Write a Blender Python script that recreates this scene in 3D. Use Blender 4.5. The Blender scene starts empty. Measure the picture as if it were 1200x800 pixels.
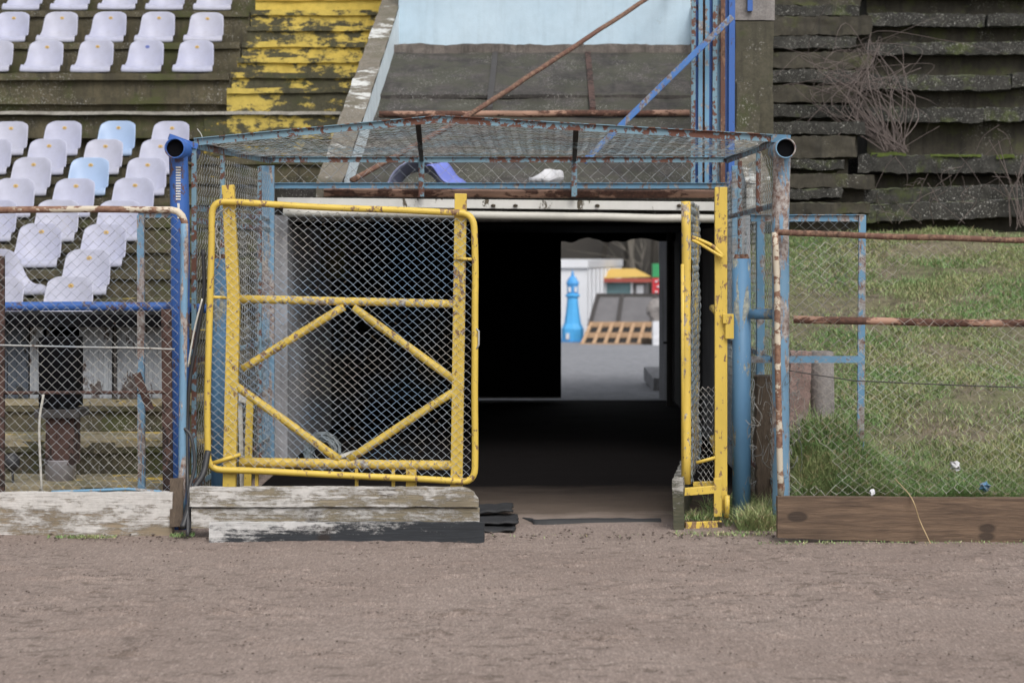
import bpy, math, random
import numpy as np
from mathutils import Vector, noise as mn
random.seed(7); RNG = np.random.default_rng(7)
S = bpy.context.scene
C = S.collection
F, H, VX, VY = 2200.0, 1.75, 640.0, 295.0      # focal length in pixels of a 1200 wide frame, eye height, vanishing point

def P(px, py, Y):
    return Vector(((px-VX)*Y/F, Y, H+(VY-py)*Y/F))
def X(px, Y): return (px-VX)*Y/F
def Z(py, Y): return H+(VY-py)*Y/F
def srgb(r, g, b):
    f = lambda c: (c/255/12.92) if c/255 <= .04045 else ((c/255+.055)/1.055)**2.4
    return (f(r), f(g), f(b), 1)

# ------------------------------------------------------------------ materials
class NT:
    def __init__(s, name):
        s.m = bpy.data.materials.new(name); s.m.use_nodes = True
        s.t = s.m.node_tree; s.n = s.t.nodes; s.l = s.t.links
        s.b = s.n['Principled BSDF']; s.b.inputs['Roughness'].default_value = .8
        tc = s.n.new('ShaderNodeTexCoord'); s.co = tc.outputs['Object']
    def mapped(s, sc=(1, 1, 1), rot=(0, 0, 0), loc=(0, 0, 0)):
        m = s.n.new('ShaderNodeMapping'); s.l.new(s.co, m.inputs[0])
        m.inputs['Scale'].default_value = sc; m.inputs['Rotation'].default_value = rot; m.inputs['Location'].default_value = loc
        return m.outputs[0]
    def noise(s, scale, detail=6, rough=.6, co=None, dist=0):
        n = s.n.new('ShaderNodeTexNoise'); s.l.new(co or s.co, n.inputs['Vector'])
        n.inputs['Scale'].default_value = scale; n.inputs['Detail'].default_value = detail
        n.inputs['Roughness'].default_value = rough; n.inputs['Distortion'].default_value = dist
        return n.outputs['Fac']
    def voro(s, scale, co=None, feature='F1'):
        n = s.n.new('ShaderNodeTexVoronoi'); n.feature = feature; s.l.new(co or s.co, n.inputs['Vector']); n.inputs['Scale'].default_value = scale
        return n.outputs['Distance']
    def ramp(s, fac, a, b):
        r = s.n.new('ShaderNodeMapRange'); s.l.new(fac, r.inputs[0]); r.inputs[1].default_value = a; r.inputs[2].default_value = b
        return r.outputs[0]
    def math(s, op, a, b):
        r = s.n.new('ShaderNodeMath'); r.operation = op
        for i, v in enumerate((a, b)):
            if isinstance(v, (int, float)): r.inputs[i].default_value = v
            else: s.l.new(v, r.inputs[i])
        return r.outputs[0]
    def mix(s, fac, a, b):
        r = s.n.new('ShaderNodeMix'); r.data_type = 'RGBA'
        for i, v in ((0, fac), (6, a), (7, b)):
            if isinstance(v, (int, float)): r.inputs[i].default_value = v
            elif isinstance(v, tuple): r.inputs[i].default_value = v
            else: s.l.new(v, r.inputs[i])
        return r.outputs[2]
    def col(s, c): s.l.new(c, s.b.inputs['Base Color']) if not isinstance(c, tuple) else setattr(s.b.inputs['Base Color'], 'default_value', c)
    def bump(s, h, strength=.5, dist=.01):
        b = s.n.new('ShaderNodeBump'); b.inputs['Strength'].default_value = strength; b.inputs['Distance'].default_value = dist
        s.l.new(h, b.inputs['Height']); s.l.new(b.outputs[0], s.b.inputs['Normal'])
    def axis(s, i):
        x = s.n.new('ShaderNodeSeparateXYZ'); s.l.new(s.co, x.inputs[0]); return x.outputs[i]
    def rough(s, v):
        if isinstance(v, (int, float)): s.b.inputs['Roughness'].default_value = v
        else: s.l.new(v, s.b.inputs['Roughness'])

def paint(name, c, under, wear=.3, scale=14, rough=.55, dirt=.35, under2=None, stretch=(1, 1, .55), bump=.35):
    """old paint on metal or wood: flaked where a noise passes a threshold, blotchy in tone elsewhere"""
    m = NT(name); co = m.mapped(stretch)
    n = m.noise(scale, 9, .68, co, .3)
    big = m.noise(1.7, 3, .5)
    v = m.math('ADD', n, m.math('MULTIPLY', m.math('SUBTRACT', big, .5), .45))
    th = .66-.32*wear
    mask = m.ramp(v, th, th+.025)
    tone = m.noise(5, 5, .6, m.mapped((1, 1, .4), loc=(3, 1, 2)))
    dark = tuple(x*.62 for x in c[:3])+(1,)
    pc = m.mix(m.math('MULTIPLY', m.ramp(tone, .35, .75), dirt*1.6), c, dark)
    u2 = under2 or tuple(x*.45 for x in under[:3])+(1,)
    uc = m.mix(m.ramp(m.noise(33, 5, .7), .35, .65), under, u2)
    m.col(m.mix(mask, pc, uc))
    r = m.math('ADD', rough, m.math('MULTIPLY', mask, .3)); m.rough(r)
    m.bump(m.math('SUBTRACT', m.math('MULTIPLY', m.noise(60, 4, .6), .3), mask), bump, .003)
    return m.m

def concrete(name, a, b, moss=None, mossamt=.4, speck=.0, streak=.3, scale=3, coat=None, coatth=.5, speckcol=(.42, .41, .38, 1), mott=.6, smap=(3, 3, .25), soft=.07):
    m = NT(name)
    n1 = m.noise(scale, 10, .65); n2 = m.noise(scale*9, 6, .7)
    c = m.mix(m.ramp(n1, .3, .72), a, b)
    c = m.mix(m.math('MULTIPLY', m.ramp(n2, .42, .62), mott), c, tuple(x*.45 for x in a[:3])+(1,))
    st = m.noise(4, 6, .6, m.mapped(smap))
    c = m.mix(m.math('MULTIPLY', m.ramp(st, .48, .68), streak), c, (.018, .017, .014, 1))
    if moss:
        mo = m.noise(2.3, 9, .72, m.mapped(loc=(5, 2, 8)))
        geo = m.n.new('ShaderNodeNewGeometry'); sx = m.n.new('ShaderNodeSeparateXYZ'); m.l.new(geo.outputs['Normal'], sx.inputs[0])
        up = m.math('MULTIPLY', m.ramp(sx.outputs[2], 0, 1), .1)
        f = m.ramp(m.math('ADD', mo, up), .66-.3*mossamt, .76-.3*mossamt)
        c = m.mix(m.math('MULTIPLY', f, .8), c, moss)
    if speck:
        vo = m.noise(48, 8, .8, m.mapped(loc=(1, 7, 3)))
        sp = m.math('MULTIPLY', m.ramp(vo, .575, .615), m.ramp(m.noise(2.2, 4, .6, m.mapped(loc=(9, 9, 1))), .62-.25*speck, .72-.25*speck))
        c = m.mix(sp, c, speckcol)
    if coat:
        k = m.noise(5.5, 10, .72, m.mapped((.7, 1, 1.3), loc=(2, 4, 6)))
        k2 = m.noise(.9, 2, .5)
        mk = m.ramp(m.math('ADD', k, m.math('MULTIPLY', m.math('SUBTRACT', k2, .5), .5)), coatth-soft*.4, coatth+soft*.6)
        cc = m.mix(m.ramp(m.noise(9, 6, .7), .4, .8), coat, tuple(x*.6 for x in coat[:3])+(1,))
        c = m.mix(mk, c, cc)
    m.col(c); m.rough(.93)
    m.bump(m.math('ADD', m.math('MULTIPLY', n1, .8), m.math('MULTIPLY', m.noise(70, 5, .7), .35)), .7, .012)
    return m.m

def plain(name, c, rough=.7, var=.25, scale=8, metal=0, bump=.2):
    m = NT(name); n = m.noise(scale, 7, .65)
    m.col(m.mix(m.math('MULTIPLY', m.ramp(n, .35, .7), var*2), c, tuple(x*.5 for x in c[:3])+(1,)))
    m.rough(rough); m.b.inputs['Metallic'].default_value = metal
    if bump: m.bump(m.noise(scale*6, 4, .6), bump, .003)
    return m.m

RUST = (.125, .060, .042, 1); RUSTD = (.05, .028, .021, 1); RUSTL = (.26, .155, .105, 1)
M = {}
M['yellow'] = paint('yellow_paint', (.61, .43, .07, 1), RUST, .27, 30, .5, .35, (.3, .2, .1, 1))
M['yellow_worn'] = paint('worn_yellow_paint', (.63, .44, .08, 1), (.45, .42, .34, 1), .36, 26, .6, .4, RUST)
M['blue'] = paint('bright_blue_paint', (.035, .115, .38, 1), (.025, .05, .12, 1), .28, 12, .42, .3, RUST)
M['faded_blue'] = paint('faded_blue_paint', (.06, .17, .44, 1), (.24, .30, .36, 1), .42, 14, .6, .4, RUST)
M['sky_paint'] = paint('light_blue_paint', (.125, .265, .40, 1), RUST, .40, 16, .6, .35, (.34, .36, .36, 1))
M['sky_rust'] = paint('flaking_light_blue_paint', (.16, .27, .34, 1), RUST, .50, 22, .6, .4, (.12, .05, .035, 1), (1, 1, 1))
M['sky_post'] = paint('peeling_blue_and_white_paint', (.15, .28, .41, 1), (.40, .38, .36, 1), .5, 9, .6, .4, RUST, (1.5, 1.5, .3))
M['mid_blue'] = paint('dull_blue_post_paint', (.095, .22, .37, 1), (.36, .36, .28, 1), .33, 14, .55, .3, (.10, .13, .17, 1), (1, 1, .25))
M['rust'] = paint('rusted_steel', RUST, RUSTD, .55, 20, .85, .3, RUSTL)
M['rust_dark'] = paint('dark_rusted_steel', (.075, .040, .032, 1), (.035, .022, .019, 1), .5, 20, .9, .3)
M['rust_white'] = paint('rusted_white_tube', (.55, .48, .38, 1), RUST, .66, 13, .8, .4, RUSTL, (.5, 1, 1))
M['rust_pink'] = paint('pale_rusted_pipe', (.34, .2, .14, 1), RUST, .55, 8, .8, .5, RUSTD, (.4, 1, 1))
M['dark_steel'] = plain('dark_steel', (.045, .04, .038, 1), .7)
M['white_beam'] = paint('white_beam_paint', (.62, .61, .58, 1), (.12, .1, .07, 1), .12, 7, .6, .25)
M['white_pipe'] = plain('grey_white_plastic', (.50, .48, .43, 1), .5, .12)
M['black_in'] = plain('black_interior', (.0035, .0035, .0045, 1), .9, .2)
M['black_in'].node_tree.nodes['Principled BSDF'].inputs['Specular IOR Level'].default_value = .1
M['black_rubber'] = plain('black_rubber', (.018, .018, .02, 1), .7, .4, 12)
M['hose'] = plain('black_hose', (.03, .03, .033, 1), .5, .3)
M['hole'] = plain('bore_shade', (.012, .01, .01, 1), .95, .1)
M['blue_wall'] = concrete('pale_blue_wall', (.41, .53, .62, 1), (.47, .58, .66, 1), None, 0, 0, .10, 1.3, (.30, .33, .34, 1), .70, mott=.08)
M['blue_face'] = concrete('bluish_white_face', (.72, .80, .84, 1), (.60, .69, .74, 1), None, 0, 0, .15, 3, (.30, .28, .25, 1), .66, mott=.15)
M['stringer'] = concrete('stringer_concrete', (.20, .175, .14, 1), (.13, .115, .09, 1), (.10, .09, .06, 1), .3, .5, .1, 5, (.55, .56, .54, 1), .565)
M['slab'] = concrete('dark_slab', (.022, .019, .017, 1), (.092, .081, .074, 1), (.045, .045, .03, 1), .4, .6, .8, 2.2, smap=(2.4, .3, 1))
M['slab_lip'] = concrete('slab_lip', (.21, .18, .16, 1), (.075, .064, .056, 1), None, 0, .4, .6, 5)
M['stand'] = concrete('mossy_step_concrete', (.118, .100, .060, 1), (.040, .036, .021, 1), (.055, .062, .018, 1), .5, .6, .6, 3.2)
M['stand_edge'] = concrete('pale_step_edge', (.42, .40, .36, 1), (.3, .28, .24, 1), (.08, .08, .04, 1), .2, .3, .2, 5)
M['stand_yellow'] = concrete('yellow_painted_steps', (.085, .08, .045, 1), (.06, .055, .035, 1), (.05, .055, .02, 1), .35, .3, .3, 2.5, (.54, .41, .09, 1), .468)
M['stand_yellow3'] = concrete('solid_yellow_steps', (.085, .08, .045, 1), (.06, .055, .035, 1), (.05, .055, .02, 1), .35, .3, .3, 2.5, (.57, .43, .09, 1), .345)
M['stand_yellow2'] = concrete('flaked_yellow_steps', (.085, .08, .045, 1), (.06, .055, .035, 1), (.05, .055, .02, 1), .35, .3, .3, 2.5, (.50, .35, .05, 1), .55)
M['tread_tan'] = concrete('worn_tan_tread', (.34, .29, .19, 1), (.20, .17, .11, 1), (.09, .085, .04, 1), .3, .3, .3, 3, (.55, .38, .07, 1), .60)
M['bucket'] = plain('lilac_grey_bucket', (.33, .31, .33, 1), .6, .2)
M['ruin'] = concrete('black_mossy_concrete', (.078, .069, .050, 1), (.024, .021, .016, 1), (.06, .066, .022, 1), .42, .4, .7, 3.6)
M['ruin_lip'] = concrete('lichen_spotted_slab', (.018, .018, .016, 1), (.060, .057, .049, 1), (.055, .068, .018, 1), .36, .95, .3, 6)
M['pillar'] = concrete('mossy_pillar', (.10, .09, .062, 1), (.06, .056, .038, 1), (.05, .058, .02, 1), .5, .3, .35, 2.8)
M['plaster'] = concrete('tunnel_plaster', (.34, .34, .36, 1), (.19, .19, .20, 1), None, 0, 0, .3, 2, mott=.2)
M['dim_wall'] = concrete('shaded_tunnel_wall', (.05, .048, .046, 1), (.02, .02, .02, 1), None, 0, 0, .6, 1.5)  # darker version of the tunnel plaster, inner shade put into its colour
M['grey_stone'] = concrete('grey_stone', (.30, .28, .27, 1), (.19, .17, .16, 1), (.08, .09, .04, 1), .1, .2, .2, 7)
M['pink_brick'] = concrete('pinkish_brick_render', (.38, .27, .24, 1), (.26, .17, .15, 1), None, 0, .3, .2, 7, (.22, .08, .06, 1), .62)
M['asphalt'] = concrete('asphalt', (.21, .215, .235, 1), (.25, .255, .275, 1), None, 0, .1, .15, .7)
M['soil'] = plain('bank_soil', (.06, .045, .028, 1), .95, .4, 5, 0, .6)

def wood(name, a, b, coat=None, th=.5, gs=(1.2, 20, 26), grad=None):
    m = NT(name); g = m.noise(3, 8, .65, m.mapped(gs), .4); g2 = m.noise(2.2, 4, .5)
    c = m.mix(m.ramp(g, .3, .7), a, b)
    c = m.mix(m.math('MULTIPLY', m.ramp(g2, .5, .75), .5), c, tuple(x*.5 for x in a[:3])+(1,))
    kn = m.ramp(m.voro(3.2, m.mapped((.8, 1, 1.5), loc=(.3, .1, .2))), .19, .15)
    c = m.mix(m.math('MULTIPLY', kn, .75), c, (.022, .014, .01, 1))
    h = g
    if coat:
        k = m.noise(19, 11, .85, m.mapped((.5, 1, 1.3))); k = m.math('ADD', m.math('MULTIPLY', k, .6), m.math('MULTIPLY', m.noise(4.5, 6, .6, m.mapped((.7, 1, 2))), .4))
        if grad: k = m.math('ADD', k, m.math('ADD', m.math('MULTIPLY', m.axis(0), grad[0]), m.math('MULTIPLY', m.axis(2), grad[1])))
        mk = m.math('MULTIPLY', m.ramp(m.math('ADD', k, m.math('MULTIPLY', m.math('SUBTRACT', g, .5), .3)), th-.02, th+.06), .88)
        c = m.mix(mk, c, m.mix(m.ramp(m.noise(20, 5, .7), .4, .8), coat, tuple(x*.7 for x in coat[:3])+(1,)))
        h = m.math('ADD', m.math('MULTIPLY', g, .7), m.math('MULTIPLY', mk, .6))
    m.col(c); m.rough(.85); m.bump(h, .8, .008)
    return m.m
M['board_brown'] = wood('brown_plank', (.165, .108, .070, 1), (.055, .035, .024, 1), None, .5, (1.3, 16, 16))
M['board_white'] = wood('flaked_white_board', (.30, .235, .165, 1), (.17, .14, .09, 1), (.56, .54, .52, 1), .52, grad=(0, .45))
M['board_white2'] = wood('worn_white_board', (.27, .225, .16, 1), (.14, .12, .075, 1), (.56, .54, .52, 1), .50, grad=(-.02, .12))
M['board_black'] = wood('black_white_plank', (.028, .032, .038, 1), (.016, .018, .022, 1), (.60, .59, .58, 1), .61, grad=(-.11, .9))
M['board_mossy'] = wood('mossy_board_end', (.085, .078, .05, 1), (.035, .04, .022, 1), (.45, .43, .40, 1), .60, grad=(0, .5))
M['bark'] = wood('rotten_wood', (.11, .08, .055, 1), (.05, .035, .025, 1), None, .5, (20, 20, 2))
M['pallet'] = plain('pallet_wood', (.42, .275, .165, 1), .8, .2, 5)

def wire(name, a, b, c=None):
    m = NT(name); n = m.noise(1.6, 3, .6); n2 = m.noise(22, 4, .6)
    k = m.mix(m.ramp(n, .4, .6), a, b)
    k = m.mix(m.ramp(n2, .58, .68), k, c or RUST)
    m.col(k); m.rough(.6); m.b.inputs['Metallic'].default_value = .25
    return m.m
M['wire_gate'] = wire('gate_wire', (.37, .36, .34, 1), (.22, .33, .46, 1), (.16, .13, .10, 1))
M['wire_old'] = wire('old_wire', (.38, .37, .34, 1), (.24, .27, .31, 1), (.12, .08, .06, 1))
M['wire_fence'] = wire('weathered_fence_wire', (.46, .44, .41, 1), (.22, .18, .15, 1), (.13, .09, .06, 1))
M['wire_blue'] = wire('blue_painted_wire', (.23, .30, .34, 1), (.30, .29, .27, 1), (.15, .09, .07, 1))
M['wire_dark'] = wire('dark_wire', (.20, .19, .17, 1), (.11, .13, .15, 1), (.06, .04, .03, 1))

m = NT('seat_plastic_white')
oi = m.n.new('ShaderNodeObjectInfo')
c = m.mix(m.math('MULTIPLY', oi.outputs['Random'], .6), (.345, .355, .465, 1), (.375, .375, .44, 1))
m.col(m.mix(m.math('MULTIPLY', m.ramp(m.noise(6, 7, .7), .42, .7), .38), c, (.235, .235, .25, 1))); m.rough(.5); M['seat'] = m.m
m = NT('seat_plastic_pale_blue'); m.col(m.mix(m.math('MULTIPLY', m.ramp(m.noise(7, 5, .6), .5, .8), .3), (.28, .37, .53, 1), (.22, .30, .42, 1))); m.rough(.42); M['seat_blue'] = m.m
M['badge'] = plain('yellow_badge', (.60, .42, .16, 1), .6, .2, 60)
M['badge_blue'] = plain('blue_badge', (.12, .16, .42, 1), .6, .3, 60)
M['badge_core'] = plain('badge_core', (.40, .22, .08, 1), .6, .3, 60)

# ground colours
m = NT('track_dirt')
a = m.noise(1.1, 8, .62, m.mapped((.6, .8, 1))); b = m.noise(55, 6, .75, m.mapped((1, .3, 1))); d = m.noise(12, 9, .72, m.mapped((.6, .9, 1))); gate = m.ramp(m.noise(.9, 4, .6, m.mapped((.6, .9, 1), loc=(3, 1, 0))), .42, .56); fine = m.noise(80, 4, .85, m.mapped((1, .22, 1)))
c = m.mix(m.ramp(a, .34, .66), (.262, .206, .178, 1), (.212, .160, .136, 1))
c = m.mix(m.math('MULTIPLY', m.ramp(b, .42, .75), .55), c, (.10, .074, .06, 1))
c = m.mix(m.math('MULTIPLY', m.math('MULTIPLY', m.ramp(d, .53, .60), gate), .85), c, (.105, .078, .063, 1)); c = m.mix(m.math('MULTIPLY', m.ramp(fine, .48, .62), .5), c, (.11, .085, .07, 1)); c = m.mix(m.math('MULTIPLY', m.ramp(fine, .44, .34), .5), c, (.42, .36, .32, 1))
pv = m.voro(70); pb = m.noise(3, 3, .6)
c = m.mix(m.math('MULTIPLY', m.ramp(pv, .17, .09), m.ramp(pb, .42, .6)), c, (.46, .41, .37, 1))
c = m.mix(m.math('MULTIPLY', m.ramp(m.voro(38, m.mapped(loc=(4, 2, 0))), .14, .08), .8), c, (.055, .04, .033, 1))
m.col(c); m.rough(.95)
m.bump(m.math('ADD', m.math('MULTIPLY', b, .5), m.math('ADD', m.math('MULTIPLY', m.ramp(pv, .5, 0), .5), m.math('MULTIPLY', d, .8))), .8, .010)
M['dirt'] = m.m
m = NT('passage_dirt_and_shade')
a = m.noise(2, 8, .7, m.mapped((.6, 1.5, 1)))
pos = m.math('ADD', m.axis(1), m.math('MULTIPLY', m.math('SUBTRACT', a, .5), 1.1))       # track dirt at the front; tunnel shade painted in as black further inside
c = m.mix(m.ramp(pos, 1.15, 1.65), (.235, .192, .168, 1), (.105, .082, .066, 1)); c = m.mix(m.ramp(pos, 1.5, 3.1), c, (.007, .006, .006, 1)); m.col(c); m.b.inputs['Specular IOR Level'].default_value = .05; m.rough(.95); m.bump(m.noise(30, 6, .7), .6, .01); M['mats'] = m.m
m = NT('grass_blades')
a = m.noise(1.5, 5, .65); b = m.noise(24, 3, .6)
c = m.mix(m.ramp(a, .42, .60), (.19, .32, .11, 1), (.34, .37, .165, 1)); c = m.mix(m.math('MULTIPLY', m.ramp(b, .4, .7), .75), c, (.10, .17, .065, 1))
c = m.mix(m.ramp(m.noise(31, 2, .5, m.mapped(loc=(3, 3, 3))), .56, .62), c, (.42, .35, .21, 1))
m.col(c); m.rough(.6); m.b.inputs['Subsurface Weight'].default_value = 0; M['grass'] = m.m
M['bramble'] = plain('dry_bramble', (.145, .115, .105, 1), .85, .4, 5)
M['moss'] = plain('bright_moss', (.085, .115, .02, 1), .95, .4, 20)
# ------------------------------------------------------------------ object helpers
BASE = {}
def tag(o, label=None, cat=None, group=None, kind=None):
    if label: o['label'] = label
    if cat: o['category'] = cat
    if group: o['group'] = group
    if kind: o['kind'] = kind
    return o
def thing(name, loc, label, cat, group=None):
    o = bpy.data.objects.new(name, None); C.objects.link(o); o.location = loc; o.empty_display_size = .2
    BASE[o.name] = Vector(loc); return tag(o, label, cat, group)

class MB:
    def __init__(s): s.v = []; s.f = []
    def add(s, vs, fs):
        n = len(s.v); s.v.extend([tuple(v) for v in vs]); s.f.extend([tuple(i+n for i in f) for f in fs]); return s
    def box(s, x0, x1, y0, y1, z0, z1):
        return s.add([(x0, y0, z0), (x1, y0, z0), (x1, y1, z0), (x0, y1, z0), (x0, y0, z1), (x1, y0, z1), (x1, y1, z1), (x0, y1, z1)],
                     [(0, 3, 2, 1), (4, 5, 6, 7), (0, 1, 5, 4), (1, 2, 6, 5), (2, 3, 7, 6), (3, 0, 4, 7)])
    def rough(s, x0, x1, y0, y1, z0, z1, step=.1, amp=.012, freq=3, seed=0, tilt=0):
        """a closed box whose six sides are gridded and pushed about by noise, so edges wander and chip"""
        def cnt(a): return max(1, min(140, int(round(a/step))))
        nx, ny, nz = cnt(x1-x0), cnt(y1-y0), cnt(z1-z0)
        def face(o, u, v, nu, nv):
            vs = []
            for i in range(nu+1):
                for j in range(nv+1):
                    p = Vector(o)+Vector(u)*(i/nu)+Vector(v)*(j/nv)
                    q = p*freq+Vector((seed*7.3, seed*3.1, seed))
                    d = mn.noise_vector(q)*amp*.6+mn.noise_vector(q*3.7)*amp*.5+mn.noise_vector(q*8.3)*amp*.3
                    p = p+d; p.z += tilt*(p.x-x0); vs.append(p)
            fs = [(i*(nv+1)+j, (i+1)*(nv+1)+j, (i+1)*(nv+1)+j+1, i*(nv+1)+j+1) for i in range(nu) for j in range(nv)]
            s.add(vs, fs)
        a, b, c = x1-x0, y1-y0, z1-z0
        face((x0, y0, z0), (a, 0, 0), (0, 0, c), nx, nz); face((x1, y1, z0), (-a, 0, 0), (0, 0, c), nx, nz)
        face((x0, y1, z0), (0, -b, 0), (0, 0, c), ny, nz); face((x1, y0, z0), (0, b, 0), (0, 0, c), ny, nz)
        face((x0, y0, z1), (a, 0, 0), (0, b, 0), nx, ny); face((x0, y1, z0), (a, 0, 0), (0, -b, 0), nx, ny)
        return s
    def tube(s, pts, r, n=8, cap=True):
        pts = [Vector(p) for p in pts]; k = len(pts); rs = r if isinstance(r, (list, tuple)) else [r]*k
        d0 = (pts[1]-pts[0]).normalized(); up = Vector((0, 0, 1)) if abs(d0.z) < .9 else Vector((1, 0, 0))
        a = d0.cross(up).normalized(); vs = []
        for i, p in enumerate(pts):
            d = (pts[min(i+1, k-1)]-pts[max(i-1, 0)]).normalized()
            a = (a-d*a.dot(d)); a = a.normalized() if a.length > 1e-6 else d.orthogonal().normalized()
            b = d.cross(a)
            vs += [p+(a*math.cos(2*math.pi*j/n)+b*math.sin(2*math.pi*j/n))*rs[i] for j in range(n)]
        fs = [(i*n+j, i*n+(j+1) % n, (i+1)*n+(j+1) % n, (i+1)*n+j) for i in range(k-1) for j in range(n)]
        if cap: fs += [tuple(range(n-1, -1, -1)), tuple((k-1)*n+j for j in range(n))]
        return s.add(vs, fs)
    def bar(s, p, q, w, h, up=(0, 0, 1)):
        """a rectangular bar from p to q; w across, h along up"""
        p, q = Vector(p), Vector(q); d = (q-p).normalized(); u = Vector(up)
        if abs(d.dot(u)) > .95: u = Vector((0, 1, 0))
        a = d.cross(u).normalized()*w/2; b = a.cross(d).normalized()*h/2
        vs = [e+i*a+j*b for e in (p, q) for i, j in ((-1, -1), (1, -1), (1, 1), (-1, 1))]
        return s.add(vs, [(3, 2, 1, 0), (4, 5, 6, 7), (0, 1, 5, 4), (1, 2, 6, 5), (2, 3, 7, 6), (3, 0, 4, 7)])
    def angle(s, p, q, w=.035, t=.005):
        """an L section of angle iron"""
        p, q = Vector(p), Vector(q); d = (q-p).normalized()
        s.bar(p, q, w, w*.99) if False else None
        if abs(d.z) > .7:
            s.bar(p, q, w, t); o = Vector((w/2, w/2, 0)); s.bar(p+o, q+o, t, w-.002)
        else:
            s.bar(p, q, t, w); o = Vector((0, 0, w/2+t/2+.001)); s.bar(p+o, q+o, w, t)
        return s
    def pipe(s, p, q, r, t=.006, n=20):
        """an open pipe with a real bore"""
        p, q = Vector(p), Vector(q); d = (q-p).normalized(); a = d.orthogonal().normalized(); b = d.cross(a); vs = []
        for e, rr in ((p, r), (q, r), (q, r-t), (p, r-t)):
            vs += [e+(a*math.cos(2*math.pi*j/n)+b*math.sin(2*math.pi*j/n))*rr for j in range(n)]
        fs = [(k*n+j, k*n+(j+1) % n, ((k+1) % 4)*n+(j+1) % n, ((k+1) % 4)*n+j) for k in range(4) for j in range(n)]
        return s.add(vs, fs)
    def grid(s, fn, nu, nv):
        vs = [fn(i/nu, j/nv) for i in range(nu+1) for j in range(nv+1)]
        return s.add(vs, [(i*(nv+1)+j, (i+1)*(nv+1)+j, (i+1)*(nv+1)+j+1, i*(nv+1)+j+1) for i in range(nu) for j in range(nv)])
    def lathe(s, c, prof, n=20):
        c = Vector(c)
        vs = [c+Vector((r*math.cos(2*math.pi*j/n), r*math.sin(2*math.pi*j/n), z)) for r, z in prof for j in range(n)]
        k = len(prof); fs = [(i*n+j, i*n+(j+1) % n, (i+1)*n+(j+1) % n, (i+1)*n+j) for i in range(k-1) for j in range(n)]
        fs += [tuple(range(n-1, -1, -1)), tuple((k-1)*n+j for j in range(n))]
        return s.add(vs, fs)
    def link(s, fn, W, Hh, cw=.062, ch=.056, r=.0022, inside=None, weave=.004, jit=.0015, n=3, tear=None):
        """chain link: one zigzag wire per column, hooked into the next; fn(u, v) -> point"""
        cw = cw/2; nj = int(Hh/(ch/2))
        for k in range(int(W/cw)+1):
            run = []
            for j in range(nj+1):
                u = k*cw+(cw*.515 if (j+k) % 2 else -cw*.515)+cw/2; v = j*ch/2
                ok = -.001 <= u <= W+.001 and (inside is None or inside(u, v)) and not (tear and tear(u, v))
                if ok:
                    e = weave*(1 if (j+k) % 2 else -1)*(1 if k % 2 else -1)
                    jx, jy = random.uniform(-jit, jit), random.uniform(-jit, jit)
                    run.append(Vector(fn(u+jx, v+jy, e)))
                if (not ok or j == nj) and run:
                    if len(run) > 1: s.tube(run, r, n, False)
                    run = []
        return s
    def build(s, name, mat, parent=None, smooth=False, bevel=0, label=None, cat=None, group=None, kind=None, origin=None):
        A = np.array(s.v, dtype=np.float64)
        if parent is not None: base = BASE[parent.name]
        elif origin is not None: base = Vector(origin)
        else: base = Vector(((A[:, 0].min()+A[:, 0].max())/2, (A[:, 1].min()+A[:, 1].max())/2, A[:, 2].min()))
        A = A-np.array(base)
        me = bpy.data.meshes.new(name); me.from_pydata(A.tolist(), [], s.f); me.update()
        me.materials.append(M[mat] if isinstance(mat, str) else mat)
        if smooth: me.polygons.foreach_set('use_smooth', [True]*len(me.polygons))
        o = bpy.data.objects.new(name, me); C.objects.link(o); BASE[o.name] = base
        if parent is None: o.location = base
        else: o.parent = parent
        if bevel:
            b = o.modifiers.new('Bevel', 'BEVEL'); b.width = bevel; b.segments = 2; b.limit_method = 'ANGLE'
        return tag(o, label, cat, group, kind)

def arc(c, r, a0, a1, n, ux, uz):
    """points on an arc round c in the plane of unit vectors ux, uz"""
    return [Vector(c)+Vector(ux)*(r*math.cos(a0+(a1-a0)*i/n))+Vector(uz)*(r*math.sin(a0+(a1-a0)*i/n)) for i in range(n+1)]
def wob(pts, amp=.004, n=6, seed=0):
    """refine a polyline and let it wander"""
    out = []
    for a, b in zip(pts[:-1], pts[1:]):
        a, b = Vector(a), Vector(b)
        for i in range(n):
            p = a.lerp(b, i/n); out.append(p+mn.noise_vector(p*2.3+Vector((seed, 0, 0)))*amp)
    out.append(Vector(pts[-1])+mn.noise_vector(Vector(pts[-1])*2.3+Vector((seed, 0, 0)))*amp); return out
def smoothpts(pts, n=6):
    """Catmull-Rom through pts"""
    p = [Vector(q) for q in pts]; p = [p[0]*2-p[1]]+p+[p[-1]*2-p[-2]]; out = []
    for i in range(1, len(p)-2):
        for k in range(n):
            t = k/n; a, b, c, d = p[i-1], p[i], p[i+1], p[i+2]
            out.append(.5*((2*b)+(c-a)*t+(2*a-5*b+4*c-d)*t*t+(3*b-a-3*c+d)*t**3))
    out.append(p[-2]); return out

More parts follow.
